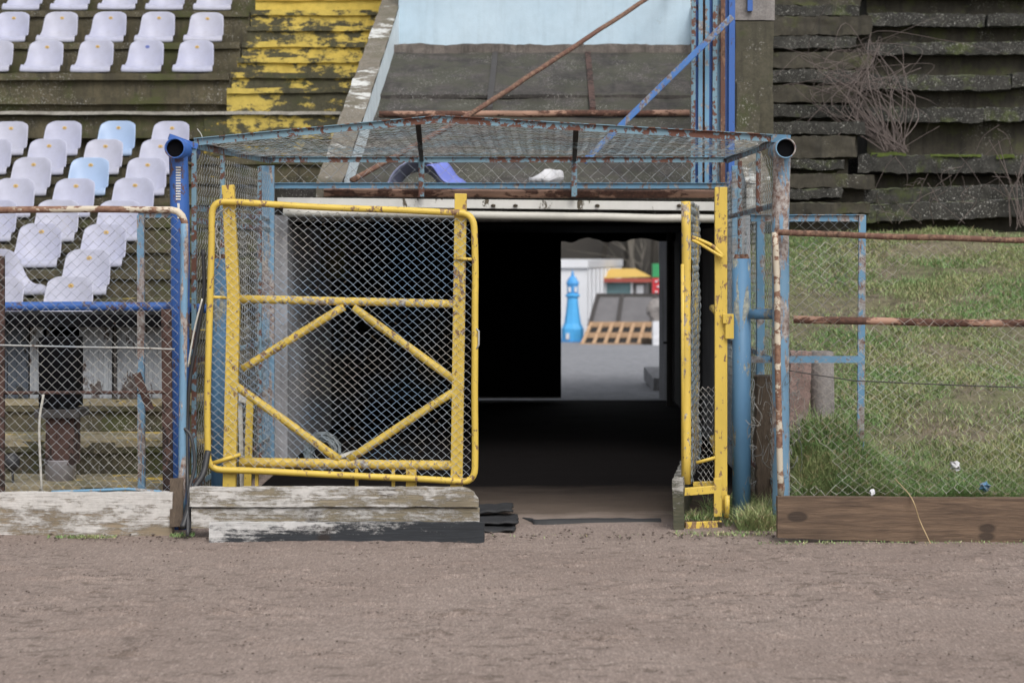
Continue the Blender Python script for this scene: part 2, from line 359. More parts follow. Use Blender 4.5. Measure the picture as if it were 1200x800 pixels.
# ------------------------------------------------------------------ ground
def vnoise(x, y, seed=0):
    r = np.random.default_rng(seed); T = r.random((256, 256))
    xi = np.floor(x).astype(int); yi = np.floor(y).astype(int); fx = x-xi; fy = y-yi
    fx = fx*fx*(3-2*fx); fy = fy*fy*(3-2*fy)
    g = lambda i, j: T[i % 256, j % 256]
    return (g(xi, yi)*(1-fx)+g(xi+1, yi)*fx)*(1-fy)+(g(xi, yi+1)*(1-fx)+g(xi+1, yi+1)*fx)*fy
def fbm(x, y, o=4, seed=0): return sum(vnoise(x*2**k, y*2**k, seed+k)*.5**k for k in range(o))/sum(.5**k for k in range(o))-.5
def sheet(name, xs, ys, zfn, mat, **kw):
    Xg, Yg = np.meshgrid(xs, ys, indexing='ij'); Zg = zfn(Xg, Yg); b = MB()
    b.v = np.stack([Xg, Yg, Zg], -1).reshape(-1, 3).tolist(); ny = len(ys)
    b.f = [(i*ny+j, (i+1)*ny+j, (i+1)*ny+j+1, i*ny+j+1) for i in range(len(xs)-1) for j in range(ny-1)]
    return b.build(name, mat, smooth=True, origin=(0, 11, 0), **kw)
def lotz(Y): return np.where(Y > 22, -.03*(np.minimum(Y, 75)-22), 0)
sheet('ground', np.linspace(-400, 400, 41), np.concatenate([np.linspace(-60, 22, 9), np.linspace(24, 80, 12), np.linspace(120, 600, 8)]),
      lambda x, y: lotz(y)-.06, 'soil', kind='structure')
xs = np.concatenate([np.linspace(-14, -4.3, 40), np.arange(-4.2, 3.7, .022), np.linspace(3.8, 14, 40)])
ys = np.concatenate([np.linspace(-6, 6.8, 30), np.arange(6.9, 12.7, .022), [12.8, 13.2, 14, 15, 15.4]])
rr_ = random.Random(42)
RUT = [(rr_.uniform(-.29, .27)*yy_, yy_, rr_.uniform(.03, .16), rr_.uniform(.008, .03), rr_.uniform(-.25, .25), rr_.uniform(.010, .028)) for yy_ in [rr_.triangular(7.7, 11.4, 10.2) for _ in range(190)]]
def dirtz(x, y):
    z = fbm(x*.8, y*.8, 3, 3)*.03+fbm(x*6, y*6, 3, 11)*.012+fbm(x*22, y*22, 2, 21)*.009
    s = vnoise(x*2.4, y*5, 33); s2 = vnoise(x*14, y*20, 44)
    z = z+np.clip(s-.62, 0, 1)*np.clip(s2-.5, 0, 1)*.10                     # trodden up clods
    for (cx, cy, sx, sy, an, dp) in RUT:
        m_ = (np.abs(x-cx) < 4*sx) & (np.abs(y-cy) < 4*sy+sx)
        if not m_.any(): continue
        u = (x[m_]-cx)*math.cos(an)+(y[m_]-cy)*math.sin(an); v = -(x[m_]-cx)*math.sin(an)+(y[m_]-cy)*math.cos(an)
        z[m_] = z[m_]-dp*np.exp(-(u/sx)**2-(v/sy)**2)+dp*.9*np.exp(-(u/sx)**2-((v+1.9*sy)/sy)**2)*(1+fbm(x[m_]*30, y[m_]*30, 2, 7))
    return z-.004-.05*np.clip((y-12.1)/.3, 0, 1)
sheet('dirt_track', xs, ys, dirtz, 'dirt', kind='structure')
r = random.Random(5); b = MB()
def clod(b, x, y, z, s, flat=.6):
    ds = [(1, 0, 0), (-1, 0, 0), (0, 1, 0), (0, -1, 0), (0, 0, 1), (0, 0, -1)]
    vs = [Vector((x+d[0]*s*r.uniform(.6, 1.3), y+d[1]*s*r.uniform(.6, 1.3), z+d[2]*s*flat*r.uniform(.5, 1.1))) for d in ds]
    b.add(vs, [(0, 2, 4), (2, 1, 4), (1, 3, 4), (3, 0, 4), (2, 0, 5), (1, 2, 5), (3, 1, 5), (0, 3, 5)])
for i in range(1900):
    y = r.uniform(7.4, 11.9); x = r.uniform(-.31, .28)*y; clod(b, x, y, .003, r.choice((.002, .003, .004, .007)))
for (cx, cy, sx, sy, an, dp) in RUT:
    if r.random() < .6:
        for k in range(r.randint(5, 26)):
            u = r.gauss(0, sx*.7); v = r.gauss(0, sy*.8); clod(b, cx+u*math.cos(an)-v*math.sin(an), cy+u*math.sin(an)+v*math.cos(an), .004, r.uniform(.002, .008), .4)
for i in range(420):
    y = r.gauss(11.55, .12); x = r.uniform(-3.5, 3.4); clod(b, x, y, .006, r.uniform(.005, .014))
M['clod'] = plain('damp_clods', (.11, .083, .07, 1), .95, .5, 30)
b.build('dirt_clods', 'clod', kind='stuff', label='small crumbs and clods of dirt scattered on the track')
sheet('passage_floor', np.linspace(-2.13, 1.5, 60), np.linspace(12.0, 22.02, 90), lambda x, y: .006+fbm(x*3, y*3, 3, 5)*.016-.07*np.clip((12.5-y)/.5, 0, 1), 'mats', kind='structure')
sheet('parking_lot', np.linspace(-30, 30, 30), np.linspace(22.03, 70, 60), lambda x, y: lotz(y)+.012+fbm(x*.5, y*.5, 2, 8)*.02, 'asphalt', kind='structure')

# ------------------------------------------------------------------ left seating stand
stand = thing('seating_stand', (-5.6, 17, 0), 'mossy concrete grandstand steps carrying the white seats left of the tunnel', 'stand')
ROWY = lambda i: 15.4+.667*i
ROWT = lambda i: 1.12+.231*i
b = MB(); e = MB()
for i in range(-4, 8):
    y0, t = ROWY(i)-.33, ROWT(i)
    x1 = -2.32 if y0 < 17.2 else -1.90
    b.rough(-10.5, x1, y0, y0+.9, max(0, t-.55) if i > -1 else -.05, t, .11, .010, 2.2, i)
b.build('lower_steps', 'stand', stand, True)
b = MB()
for i in range(-4, 8):
    y0, t = ROWY(i)-.33, ROWT(i); b.rough(-10.5, -2.33 if y0 < 17.2 else -1.905, y0-.03, y0+.1, t-.07, t+.004, .10, .012, 3, 200+i)
for k, (y0, t) in enumerate(((20.55, 3.06), (20.90, 3.46), (20.92, 3.73), (21.62, 4.15), (22.28, 4.60), (22.95, 5.05))): b.rough(-10.5, -3.53, y0-.03, y0+.1, t-.07, t+.004, .10, .012, 3, 220+k)
b.build('step_nosing', 'stand', stand, True)
b = MB()
b.rough(-10.5, -1.9, 20.62, 21.2, 2.7, 3.24, .1, .012, 2.2, 3)
b.rough(-10.5, -1.9, 20.95, 21.9, 3.0, 3.72, .1, .012, 2.2, 5)
UP = [(20.92, 3.73), (21.62, 4.15), (22.28, 4.60), (22.95, 5.05), (23.6, 5.5), (24.25, 5.95), (24.9, 6.4)]
for k, (y0, t) in enumerate(UP[1:]): b.rough(-10.5, -3.52, y0, y0+.85, t-.62, t, .11, .010, 2.2, 20+k)
b.build('upper_steps', 'stand', stand, True)
b = MB(); b.rough(-10.5, -1.92, 20.54, 20.95, 3.25, 3.285, .08, .012, 2.5, 9)
b.build('walkway_edge', 'stand_edge', stand, True)
b = MB()
for k, (y0, t) in enumerate(UP):
    pt = UP[k-1][1] if k else 3.34
    b.rough(-3.50, -1.93, y0-.34, y0+.5, pt-.35, (t+pt)/2, .07, .012, 3, 40+k)
    b.rough(-3.50, -1.93, y0-.012, y0+.95, pt-.3, t+.006, .07, .012, 3, 60+k)
    b.rough(-3.50, -1.935, y0-.37, y0, (t+pt)/2-.05, (t+pt)/2+.006, .07, .014, 3, 260+k); b.rough(-3.50, -1.935, y0-.04, y0+.2, t-.05, t+.012, .07, .014, 3, 280+k)
    b.build('painted_stair', 'stand_yellow' if k < 3 else 'stand_yellow3', stand, True); b = MB()
b = MB(); b.rough(-3.75, -1.915, 20.592, 20.61, 2.8, 3.23, .05, .004, 3, 3)
b.build('painted_riser', 'stand_yellow2', stand, True)
b = MB()
for i in range(-4, 8):
    y0, t = ROWY(i)-.33, ROWT(i); x1 = -2.335 if y0 < 17.2 else -1.93
    b.rough(-3.55 if i > 0 else -4.6, x1, y0-.012, y0+.1, t-.04, t+.008, .07, .008, 3, 80+i)
b.build('yellow_step_edge', 'stand_yellow2', stand, True)
for i in (-4, -3, -2):
    y0, t = ROWY(i)-.33, ROWT(i); b = MB(); b.rough(-7, -2.34, y0-.033, y0+.62, t-.03, t+.014, .10, .010, 3, 300+i); b.build('worn_tread', 'tread_tan', stand, True)

# ------------------------------------------------------------------ seats
def seat_proto():
    root = thing('stadium_chair', (0, 0, 0), 'x', 'seat')
    prof = [(-.150, -.035), (-.155, -.010), (-.142, .012), (-.10, .020), (-.04, .010), (.03, .004), (.085, .020), (.125, .060), (.150, .12), (.170, .19), (.186, .26), (.198, .315), (.204, .345), (.206, .362)]
    wid = [.226, .228, .226, .225, .224, .222, .220, .216, .211, .206, .201, .194, .184, .158]
    b = MB(); nu = 14; vs = []
    for k, (y, z) in enumerate(prof):
        for i in range(nu+1):
            u = -1+2*i/nu; w = wid[k]
            bow = (abs(u)**2.6)
            yy = y-bow*[0, 0, 0, .01, .03, .06, .085, .095, .085, .07, .055, .04, .03, .02][k]; zz = z+bow*[0, 0, .01, .03, .045, .05, .045, .025, 0, 0, 0, 0, 0, 0][k]
            if k == 0: zz += .006*bow
            if k >= 11: zz -= .012*abs(u)**7*(k-10)
            vs.append((u*w, yy, zz))
    n = nu+1; b.add(vs, [(k*n+i, k*n+i+1, (k+1)*n+i+1, (k+1)*n+i) for k in range(len(prof)-1) for i in range(nu)])
    sh = b.build('seat_shell', 'seat', root, True)
    so = sh.modifiers.new('Solidify', 'SOLIDIFY'); so.thickness = .010; so.offset = 1
    sb = sh.modifiers.new('Subsurf', 'SUBSURF'); sb.levels = 1; sb.render_levels = 1
    bd = MB(); c = Vector((0, .180, .285)); nn = 14
    vs = [c+Vector((math.cos(a)*.024, -.006+.0*a, math.sin(a)*.017)) for a in [2*math.pi*j/nn for j in range(nn)]]
    bd.add(vs+[v+Vector((0, .02, 0)) for v in vs], [tuple(range(nn))]+[(j, (j+1) % nn, nn+(j+1) % nn, nn+j) for j in range(nn)])
    o = bd.build('badge', 'badge', root)
    bc = MB(); vs = [c+Vector((math.cos(a)*.010, -.010, math.sin(a)*.006)) for a in [2*math.pi*j/8 for j in range(8)]]
    bc.add(vs+[v+Vector((0, .02, 0)) for v in vs], [tuple(range(8))]+[(j, (j+1) % 8, 8+(j+1) % 8, 8+j) for j in range(8)])
    bc.build('badge_print', 'badge_core', o)
    fr = MB(); fr.box(-.13, .13, -.10, .12, -.062, -.004)
    fr.build('seat_foot', 'dark_steel', root)
    return root
def copytree(o, parent=None):
    c = o.copy(); C.objects.link(c)
    if parent: c.parent = parent
    for ch in o.children: copytree(ch, c)
    return c
proto = seat_proto(); used = [False]
ORD = ['first', 'second', 'third', 'fourth', 'fifth', 'sixth', 'seventh', 'eighth']
bluemesh = None
def place_seat(x, y, z, rz, label, group, blue=False, badge=None):
    global bluemesh
    o = copytree(proto) if used[0] else proto
    used[0] = True
    o.location = (x, y, z); o.rotation_euler = (random.uniform(-.025, .025), 0, rz+random.uniform(-.03, .03)); o['label'] = label; o['group'] = group
    for ch in o.children:
        if blue and ch.name.startswith('seat_shell'):
            if bluemesh is None: bluemesh = ch.data.copy(); bluemesh.materials[0] = M['seat_blue']
            ch.data = bluemesh
        if badge and ch.name.startswith('badge'):
            for k in ch.children: bpy.data.objects.remove(k)
            ch.data = ch.data.copy(); ch.data.materials[0] = M[badge]
rown = ['front', 'second', 'third', 'fourth', 'fifth', 'sixth', 'seventh', 'top']
place_order = [(i, k) for i in (7, 6, 5, 4, 3, 2, 1, 0) for k in range(5)]
for i, k in place_order:
    y = ROWY(i); x = -3.94-.014*i-.578*k
    px = VX+F*x/y
    if px < -32: continue
    blue = (i == 5 and k == 1) or (i == 7 and k == 1)
    rz = 1.15 if (i == 1 and k == 1) else 0
    lab = '%s plastic seat, %s from the stairs, %s row of lower block' % ('pale blue' if blue else 'white', ORD[k], rown[i])
    if rz: lab = 'white plastic seat twisted sideways near the front of the lower block'
    place_seat(x, y, ROWT(i)+.062, rz, lab, 'plastic seats in the lower block', blue)
for j, (y, zt) in enumerate(((21.25, 4.16), (21.95, 4.575), (22.6, 5.03))):
    for k in range(6):
        x = -3.98-.01*j-.571*k
        if VX+F*x/y < -32: continue
        bd = 'badge_blue' if (j == 0 and k == 1) else None
        lab = 'white plastic seat, %s from the yellow stairs, %s row of upper block' % (ORD[k], ('lowest', 'middle', 'highest visible')[j])
        if bd: lab = 'white plastic seat with a blue mark on its back, upper block'
        place_seat(x, y, zt-.36, 0, lab, 'plastic seats in the upper block', False, bd)
b = MB()

# ------------------------------------------------------------------ tunnel
tun = thing('stadium_tunnel', (-.3, 17, 0), 'dark players tunnel opening under a sloping concrete slab and pale blue wall', 'tunnel')
SL = lambda Y: 2.5525+.356*(Y-16.9)
ST = lambda Y: 2.515+.376*(Y-16.03)
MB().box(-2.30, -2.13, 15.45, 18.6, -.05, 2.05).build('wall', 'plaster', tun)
MB().box(-2.30, -2.13, 18.6, 22, -.05, 2.05).build('inner_wall', 'dim_wall', tun)  # wall continues in a darker colour that paints in the shade
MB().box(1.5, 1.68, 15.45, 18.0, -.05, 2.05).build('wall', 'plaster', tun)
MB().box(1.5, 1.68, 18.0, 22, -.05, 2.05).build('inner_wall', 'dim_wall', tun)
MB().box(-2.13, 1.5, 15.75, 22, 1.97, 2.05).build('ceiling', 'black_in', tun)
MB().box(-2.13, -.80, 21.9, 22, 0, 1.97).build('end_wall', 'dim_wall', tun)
b = MB(); b.box(-.80, .175, 21.88, 21.93, .05, 1.965)
for k in range(6): b.box(-.78+.16*k, -.77+.16*k, 21.872, 21.88, .08, 1.9)
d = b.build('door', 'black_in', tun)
MB().box(-.80, .165, 21.86, 21.875, .045, .06).build('door_threshold', 'grey_stone', d)
b = MB()                                             # torn tarp hanging from the far end of the ceiling
N = 60
def tarp(u, v):
    x = -.9+u*2.4; h = .05+.05*abs(mn.noise(Vector((x*5, 0, 0))))+.045*abs(math.sin(x*5.2+.6))
    return Vector((x, 21.85+.02*math.sin(x*15), 1.97-h*v))
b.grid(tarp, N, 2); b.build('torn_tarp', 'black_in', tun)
b = MB(); b.add([(1.36, 22.6, -.03), (1.44, 21.95, 0), (1.52, 21.95, 0), (1.52, 22.6, -.03), (1.36, 22.6, 1.97), (1.44, 21.95, 1.97), (1.52, 21.95, 1.97), (1.52, 22.6, 1.97)], [(0, 3, 2, 1), (4, 5, 6, 7), (0, 1, 5, 4), (1, 2, 6, 5), (2, 3, 7, 6), (3, 0, 4, 7)]); b.build('door_jamb', 'plaster', tun)
b = MB(); b.tube([(1.40, 21.3, 0), (1.40, 21.3, 1.97)], .035, 10); b.tube([(1.40, 21.3, .72), (1.33, 21.3, .72)], .012); b.build('drain_pipe', 'dark_steel', tun)
MB().box(1.44, 1.498, 19.2, 19.3, 0, 1.95).build('door_jamb', 'grey_stone', tun)
# slab over the tunnel
def slab(u, v):
    x = -1.70+u*3.36; Y = 15.55+v*5.35
    return Vector((x, Y, SL(Y)+mn.noise(Vector((x*1.5, Y*1.5, 0)))*.025+mn.noise(Vector((x*6, Y*6, 2)))*.008))
b = MB(); b.grid(slab, 60, 90); b.build('roof_slab', 'slab', tun, True)
b = MB()
for y0, y1 in ((15.55, 17), (17, 18.6), (18.6, 20.2), (20.2, 20.9)):
    b.add([(-1.7, y0, 2.05), (1.66, y0, 2.05), (1.66, y1, 2.05), (-1.7, y1, 2.05), (-1.7, y0, SL(y0)-.05), (1.66, y0, SL(y0)-.05), (1.66, y1, SL(y1)-.05), (-1.7, y1, SL(y1)-.05)],
          [(0, 3, 2, 1), (4, 5, 6, 7), (0, 1, 5, 4), (1, 2, 6, 5), (2, 3, 7, 6), (3, 0, 4, 7)])
b.box(-2.29, 1.72, 15.52, 15.75, 2.0, 2.27)
b.build('roof_block', 'slab', tun)
b = MB(); b.rough(-1.69, 1.65, 19.0, 20.72, 0, .035, .10, .012, 3, 31); b.v = [(p[0], p[1], p[2]+SL(p[1])) for p in b.v]; b.build('upper_panel', 'slab', tun, True)
b = MB(); b.rough(-1.69, .42, 20.70, 21.5, 3.75, 4.035, .06, .03, 3, 3); b.rough(.435, 1.65, 20.70, 21.5, 3.75, 4.035, .06, .03, 3, 5); b.build('slab_lip', 'slab_lip', tun, True)
for x in (-.60, .42):
    b = MB(); b.rough(x+.01, x+.07, 18.5, 20.69, 0, .04, .06, .004, 4, 5)
    b.v = [(p[0], p[1], p[2]+SL(p[1])+.012) for p in b.v]; b.build('joint_strip', 'rust_dark' if x > 0 else 'dark_steel', tun, True)
def stringer(x0, x1, inner, name):
    """a low wall climbing beside the slab: concrete top, blue inner face"""
    b = MB()
    def top(u, v):
        Y = 15.5+v*8.6; x = x0+(x1-x0)*u
        return Vector((x+mn.noise(Vector((x*3, Y*3, 1)))*.012, Y, ST(Y)+mn.noise(Vector((x*5, Y*5, 0)))*.02))
    b.grid(top, 4, 120)
    for Y0, Y1 in [(15.5+.86*k, 15.5+.86*(k+1)) for k in range(10)]:
        b.add([(x0, Y0, 2.06), (x1, Y0, 2.06), (x1, Y1, 2.06), (x0, Y1, 2.06), (x0, Y0, ST(Y0)-.012), (x1, Y0, ST(Y0)-.012), (x1, Y1, ST(Y1)-.012), (x0, Y1, ST(Y1)-.012)],
              [(0, 3, 2, 1), (0, 1, 5, 4), (1, 2, 6, 5), (2, 3, 7, 6), (3, 0, 4, 7)])
    o = b.build(name, 'stringer', tun)
    b = MB(); xi = x1+.006 if inner > 0 else x0-.006
    def face(u, v):
        Y = 15.6+v*8.4; zt = ST(Y)-.004; zb = max(SL(min(Y, 21.4))-.03, 2.07)
        return Vector((xi+mn.noise(Vector((Y*2, u*3, 4)))*.004, Y, zb+(zt-zb)*u))
    b.grid(face, 5, 90); b.build('painted_face', 'blue_face', o)
stringer(-1.90, -1.683, 1, 'sloping_side_wall')
stringer(1.655, 1.86, -1, 'sloping_side_wall')
b = MB(); b.rough(-1.68, 1.65, 21.42, 21.75, 3.9, 6.6, .09, .012, 2.5, 7); b.build('upper_wall', 'blue_wall', tun, True)
b = MB(); b.box(X(326, 15.45), X(852, 15.45), 15.40, 15.50, Z(247, 15.4), Z(236.5, 15.4))
b.v = [(x, y, z+(.035 if x < 0 else -.002)) for x, y, z in b.v]
o = b.build('lintel_beam', 'white_beam', tun, bevel=.004)
for px in (578, 604, 700, 796): b = MB(); b.lathe(P(px, 241, 15.39), [(.001, -.012), (.018, -.008), (.02, .006), (.001, .014)], 8); b.build('moss_clump', 'soil', tun)
b = MB(); b.tube(wob([P(332, 249, 15.33), P(600, 253, 15.33), P(868, 257, 15.33)], .006, 8), .034, 12); b.build('grey_pipe', 'white_pipe', None, True,
    label='long pale grey plastic pipe under the white lintel beam', cat='pipe')
b = MB(); b.tube(wob([P(380, 226, 15.44), P(838, 227.5, 15.44)], .008, 20), .034, 12); b.build('rusty_pipe', 'rust_pink', None, True,
    label='brown rusty pipe lying just above the white lintel beam', cat='pipe')
b = MB(); b.tube(wob([(-1.63, 18.3, SL(18.3)+.04), (1.40, 18.35, SL(18.35)+.035)], .006, 20), .032, 12); b.build('rusty_pipe', 'rust_pink', None, True,
    label='rusty pipe lying across the sloping concrete slab', cat='pipe')
b = MB(); b.tube(wob([P(412, 212, 15.6), P(560, 129, 17.2), P(790, -22, 21.3)], .008, 14), .026, 8); b.build('steel_brace', 'rust', None, True,
    label='rust red diagonal brace rising over the slab to the blue wall', cat='brace')
b = MB(); b.bar(P(684, 190, 15.45), P(858, 20, 15.45), .05, .05, (0, 1, 0)); b.build('steel_brace', 'faded_blue', None, bevel=.004,
    label='bright blue diagonal brace leading up to the bundle of bars', cat='brace')
# bundle of blue vertical bars
t = thing('folded_bar_gate', (X(838, 15.62), 15.65, 2.28), 'tall bundle of blue and rusty upright bars beside the tunnel slab', 'bars')
cols = ['sky_rust', 'blue', 'sky_paint', 'rust', 'sky_paint', 'blue', 'sky_rust', 'sky_post', 'rust', 'blue', 'blue']
pxs = [814, 818, 822, 826, 830, 834.5, 839, 843.5, 848, 853.5, 859]
ws = [w_*1.25 for w_ in (.028, .025, .028, .022, .028, .035, .03, .03, .03, .035, .04)]
for k, (px, c, w) in enumerate(zip(pxs, cols, ws)):
    b = MB(); x = X(px, 15.6); y = 15.66+.05*(k % 2)
    b.bar((x+.01*random.uniform(-1, 1), y, 2.29), (x, y, 4.6), w, .03, (0, 1, 0)); b.build('upright_bar', c, t)
b = MB()
for z in (2.7, 3.6): b.box(X(813, 15.6), X(861, 15.6), 15.75, 15.765, z, z+.04)
b.build('cross_strip', 'rust', t)
# pillar
b = MB(); b.rough(X(862, 17), X(906, 17), 17.0, 17.5, 2.0, Z(25, 17), .07, .015, 3, 2)
b.rough(X(863, 16.9), X(889, 16.9), 16.85, 17.02, 2.0, Z(97, 16.9), .07, .012, 3, 4)
o = b.build('concrete_pillar', 'pillar', None, True, label='mossy concrete pillar right of the blue bars', cat='pillar')
b = MB(); b.rough(X(861, 17), X(908, 17), 16.99, 17.5, Z(24, 17), 4.9, .08, .008, 3, 8); b.build('pale_top', 'grey_stone', o)
b = MB(); b.box(X(876, 16.95), X(882, 16.95), 16.94, 16.98, Z(14, 17), 4.7); b.build('pipe_stub', 'blue', o)
b = MB()                                             # retaining mass between tunnel and right terrace
b.rough(1.69, 2.6, 17.5, 24, 1.9, 2.4, .12, .01, 3, 3)
# ------------------------------------------------------------------ wire cage round the mouth of the tunnel
cage = thing('wire_cage', (-.39, 13.6, 0), 'rusty light blue angle iron cage with wire netting in front of the tunnel', 'cage')
XL, XR, YF, YB, ZB = -2.25, 1.475, 12.0, 15.35, 2.53
PK = X(515, 12)
def zf(x): return Z(167, 12)+(Z(140, 12)-Z(167, 12))*((x-XL)/(PK-XL)) if x < PK else Z(140, 12)+(Z(163, 12)-Z(140, 12))*((x-PK)/(XR-PK))
b = MB(); b.angle((XL, YF, zf(XL)), (PK, YF, zf(PK)), .042); b.angle((PK, YF, zf(PK)), (XR+.02, YF, zf(XR)), .042); b.build('gable_rail', 'sky_rust', cage)
b = MB(); b.angle((XL, YB, ZB-.03), (XR, YB, ZB-.03), .04); b.build('rear_top_rail', 'sky_rust', cage)
b = MB(); b.angle((XL, YB, Z(218, YB)), (XR, YB, Z(218, YB)), .04); b.build('rear_low_rail', 'sky_paint', cage)
for x in (XL, XR):
    b = MB(); b.angle((x, YF, zf(x)-.02), (x, YB, ZB-.04), .04); b.build('side_top_rail', 'sky_rust', cage)
    for z in ((2.03, 1.95, 1.05, .25) if x < 0 else (2.05, 1.05, .25)):
        b = MB(); b.bar((x, YF+.03, z), (x, YB-.03, z-.02), .006, .035); b.build('side_rail', 'sky_rust', cage)
    for y in ((YF, 13.05, 14.3) if x > 0 else (YF, 13.05, 14.75)):
        b = MB(); b.bar((x, y, .02), (x, y, zf(x)-.03), .03 if y > YF else .02, .03, (1, 0, 0)); b.build('upright', 'sky_rust' if x < 0 or y > YF else 'sky_paint', cage)
b = MB(); b.bar((X(314, YB), YB-.04, .0), (X(314, YB), YB-.04, 2.45), .115, .05, (0, 1, 0)); b.build('rear_post', 'sky_post', cage, bevel=.004)
b = MB(); b.bar((X(862, YB), YB-.04, .0), (X(862, YB), YB-.04, 2.45), .07, .05, (0, 1, 0)); b.build('rear_post', 'sky_paint', cage, bevel=.004)
b = MB(); b.bar((XR-.02, 12.75, 0), (XR-.02, 12.75, 2.0), .07, .05, (1, 0, 0)); b.build('upright', 'sky_paint', cage)
for px in (490, 675):
    x = X(px, 12); xb = X(px+(4 if px < 600 else -2), YB)
    b = MB(); b.bar((x, YF, zf(x)-.01), (xb, YB, ZB-.03), .035, .02); b.build('roof_bar', 'dark_steel', cage)
    b = MB(); b.bar((xb, YB-.012, ZB), (xb, YB-.012, 2.2), .045, .02, (0, 1, 0)); b.build('rear_strut', 'sky_rust', cage)
def roof(u, v, e):
    x = XL+u; t = v/(YB-YF); sag = -.035*math.sin(math.pi*min(1, max(0, t)))*(1+.8*mn.noise(Vector((x*2, t*3, 0))))
    return (x, YF+v, zf(x)*(1-t)+ZB*t+sag+e*1.5+.012*mn.noise(Vector((x*6, v*6, 0)))+.012)
b = MB(); b.link(roof, XR-XL, YB-YF, .098, .098, .0014); b.build('roof_netting', 'wire_blue', cage)
b = MB(); b.link(lambda u, v, e: (XL+.05+u, YB+.012+e+.02*mn.noise(Vector((u*2, v*4, 0))), Z(218, YB)+v+.01), XR-XL-.1, ZB-Z(218, YB)-.03, .125, .12, .0020, None, .004, .004); b.build('rear_netting', 'wire_old', cage)
for x in (XL, XR):
    b = MB(); b.link(lambda u, v, e: (x+e+.015*mn.noise(Vector((u*3, v*3, x))), YF+.02+u, .05+v), YB-YF-.05, 2.36, .088, .070, .0016, lambda u, v: .05+v < 2.44)
    b.build('side_netting', 'wire_old' if x < 0 else 'wire_blue', cage)
# gable corners: short blue struts reaching the post tops
b = MB(); b.bar(P(198, 160, 11.93), P(231, 172, 12.0), .03, .035); b.build('corner_strut', 'blue', cage)
b = MB(); b.bar(P(905, 162, 12.0), P(925, 163, 11.93), .03, .05); b.build('corner_strut', 'sky_paint', cage)

# ------------------------------------------------------------------ the two tall posts with open pipe ends
def tall_post(px, pm, mat, lab, r0=.060):
    x = X(px, 11.92); ym = 11.92
    t = thing('pipe_post', (x, ym, 0), lab, 'post', 'tall posts with open pipe ends')
    b = MB(); b.pipe((X(pm, 11.8), 11.76, Z(174, 11.8)), (X(pm, 11.8)+.01, 12.25, Z(174, 11.8)), .064, .007, 28); top = b.build('pipe_mouth', mat, t, True)
    b = MB(); b.lathe((0, 0, 0), [(.058, -.004), (.058, .004)], 24); b.v = [(X(pm, 11.8)+v[0], 11.80+v[2], Z(174, 11.8)+v[1]) for v in b.v]; b.build('bore_shade', 'black_in', top)  # black disc near the mouth stands in for shade inside the pipe
    b = MB(); zt = Z(174, 11.8)-.02
    b.tube(wob([(x, ym, -.05), (x, ym, .8), (x-.0, ym, 1.9), (x-(.012 if px < 600 else -.01), ym, zt-.0)], .004, 8), r0, 20); b.build('post_shaft', mat, t, True)
    return t
tp = tall_post(211, 206, 'blue', 'bright blue round post with an open pipe end, left of the cage')
b = MB()
for k in range(13): b.box(X(204, 11.8), X(209.5, 11.8), 11.855-.001*k*0, 11.862, Z(197+3.1*k, 11.86), Z(195.4+3.1*k, 11.86))
b.build('white_dash_marks', 'white_beam', tp)
b = MB(); b.rough(X(206, 11.8), X(208.5, 11.8), 11.855, 11.862, Z(256, 11.86), Z(238, 11.86), .01, .004, 20, 1); b.build('chipped_patch', 'white_beam', tp)
tall_post(915, 920, 'sky_post', 'peeling light blue and rust post with an open pipe end, right of the cage', .055)
# thick short posts
def short_post(px, ptop, pbot, r, lab):
    x = X(px, 12.15); zt = Z(ptop, 12.15)
    t = thing('gate_post', (x, 12.15, 0), lab, 'post', 'thick hinge posts')
    b = MB(); b.pipe((x, 12.15, -.05), (x, 12.15, zt), r, .008, 24); s = b.build('post_shaft', 'mid_blue', t, True)
    b = MB()
    for k in range(9):
        a = k*.7; b.lathe((x+.6*r*math.cos(a), 12.15+.6*r*math.sin(a), zt-.01), [(.018, -.03), (.022, 0), (.012, .015+.012*(k % 3))], 7)
    b.build('rusty_rim', 'rust', s)
    return t
gp = short_post(869, 303, 605, .060, 'thick dull blue hinge post at the right edge of the opening')
short_post(257, 303, 600, .052, 'thick blue post behind the closed yellow gate')
b = MB(); b.tube([P(880, 368, 12.1), P(908, 368, 12.0)], .034, 14); b.build('connecting_pipe', 'mid_blue', None, True, label='short blue pipe joining the thick hinge post to the tall right post', cat='pipe')
b = MB(); b.tube(wob([(-5.2, 12.12, Z(360, 12.1)), P(0, 359, 12.1), P(205, 359, 12.1), P(250, 362, 12.1)], .004, 10), .030, 14); b.build('blue_rail', 'blue', None, True,
    label='bright blue horizontal rail behind the left mesh fence', cat='rail')

# ------------------------------------------------------------------ closed yellow gate
YG = 11.82
gate = thing('mesh_gate', (X(400, YG), YG, .06), 'closed yellow gate leaf with diamond bracing and chain link', 'gate', 'yellow mesh gate leaves')
TL, TR, BR, BL = (247, 236), (556, 251), (557, 565), (243, 549)
def rounded(pts, rad, n=6):
    out = []; N = len(pts)
    for i in range(N):
        a, b_, c = (Vector((*pts[i-1], 0)), Vector((*pts[i], 0)), Vector((*pts[(i+1) % N], 0)))
        d1 = (a-b_).normalized(); d2 = (c-b_).normalized()
        for k in range(n+1):
            t = k/n; out.append((b_+d1*rad*(1-t)).lerp(b_+d2*rad*t, t))
    return out+[out[0]]
pts = rounded([TL, TR, BR, BL], 17)
dense = []
for a, b_ in zip(pts[:-1], pts[1:]):
    k = max(1, int((b_-a).length/22))
    for i in range(k): dense.append(a.lerp(b_, i/k))
dense.append(pts[-1])
b = MB(); b.tube([P(p.x, p.y, YG)+mn.noise_vector(P(p.x, p.y, YG)*2)*.010 for p in dense], .0215, 10, False); fr = b.build('tube_frame', 'yellow', gate, True)
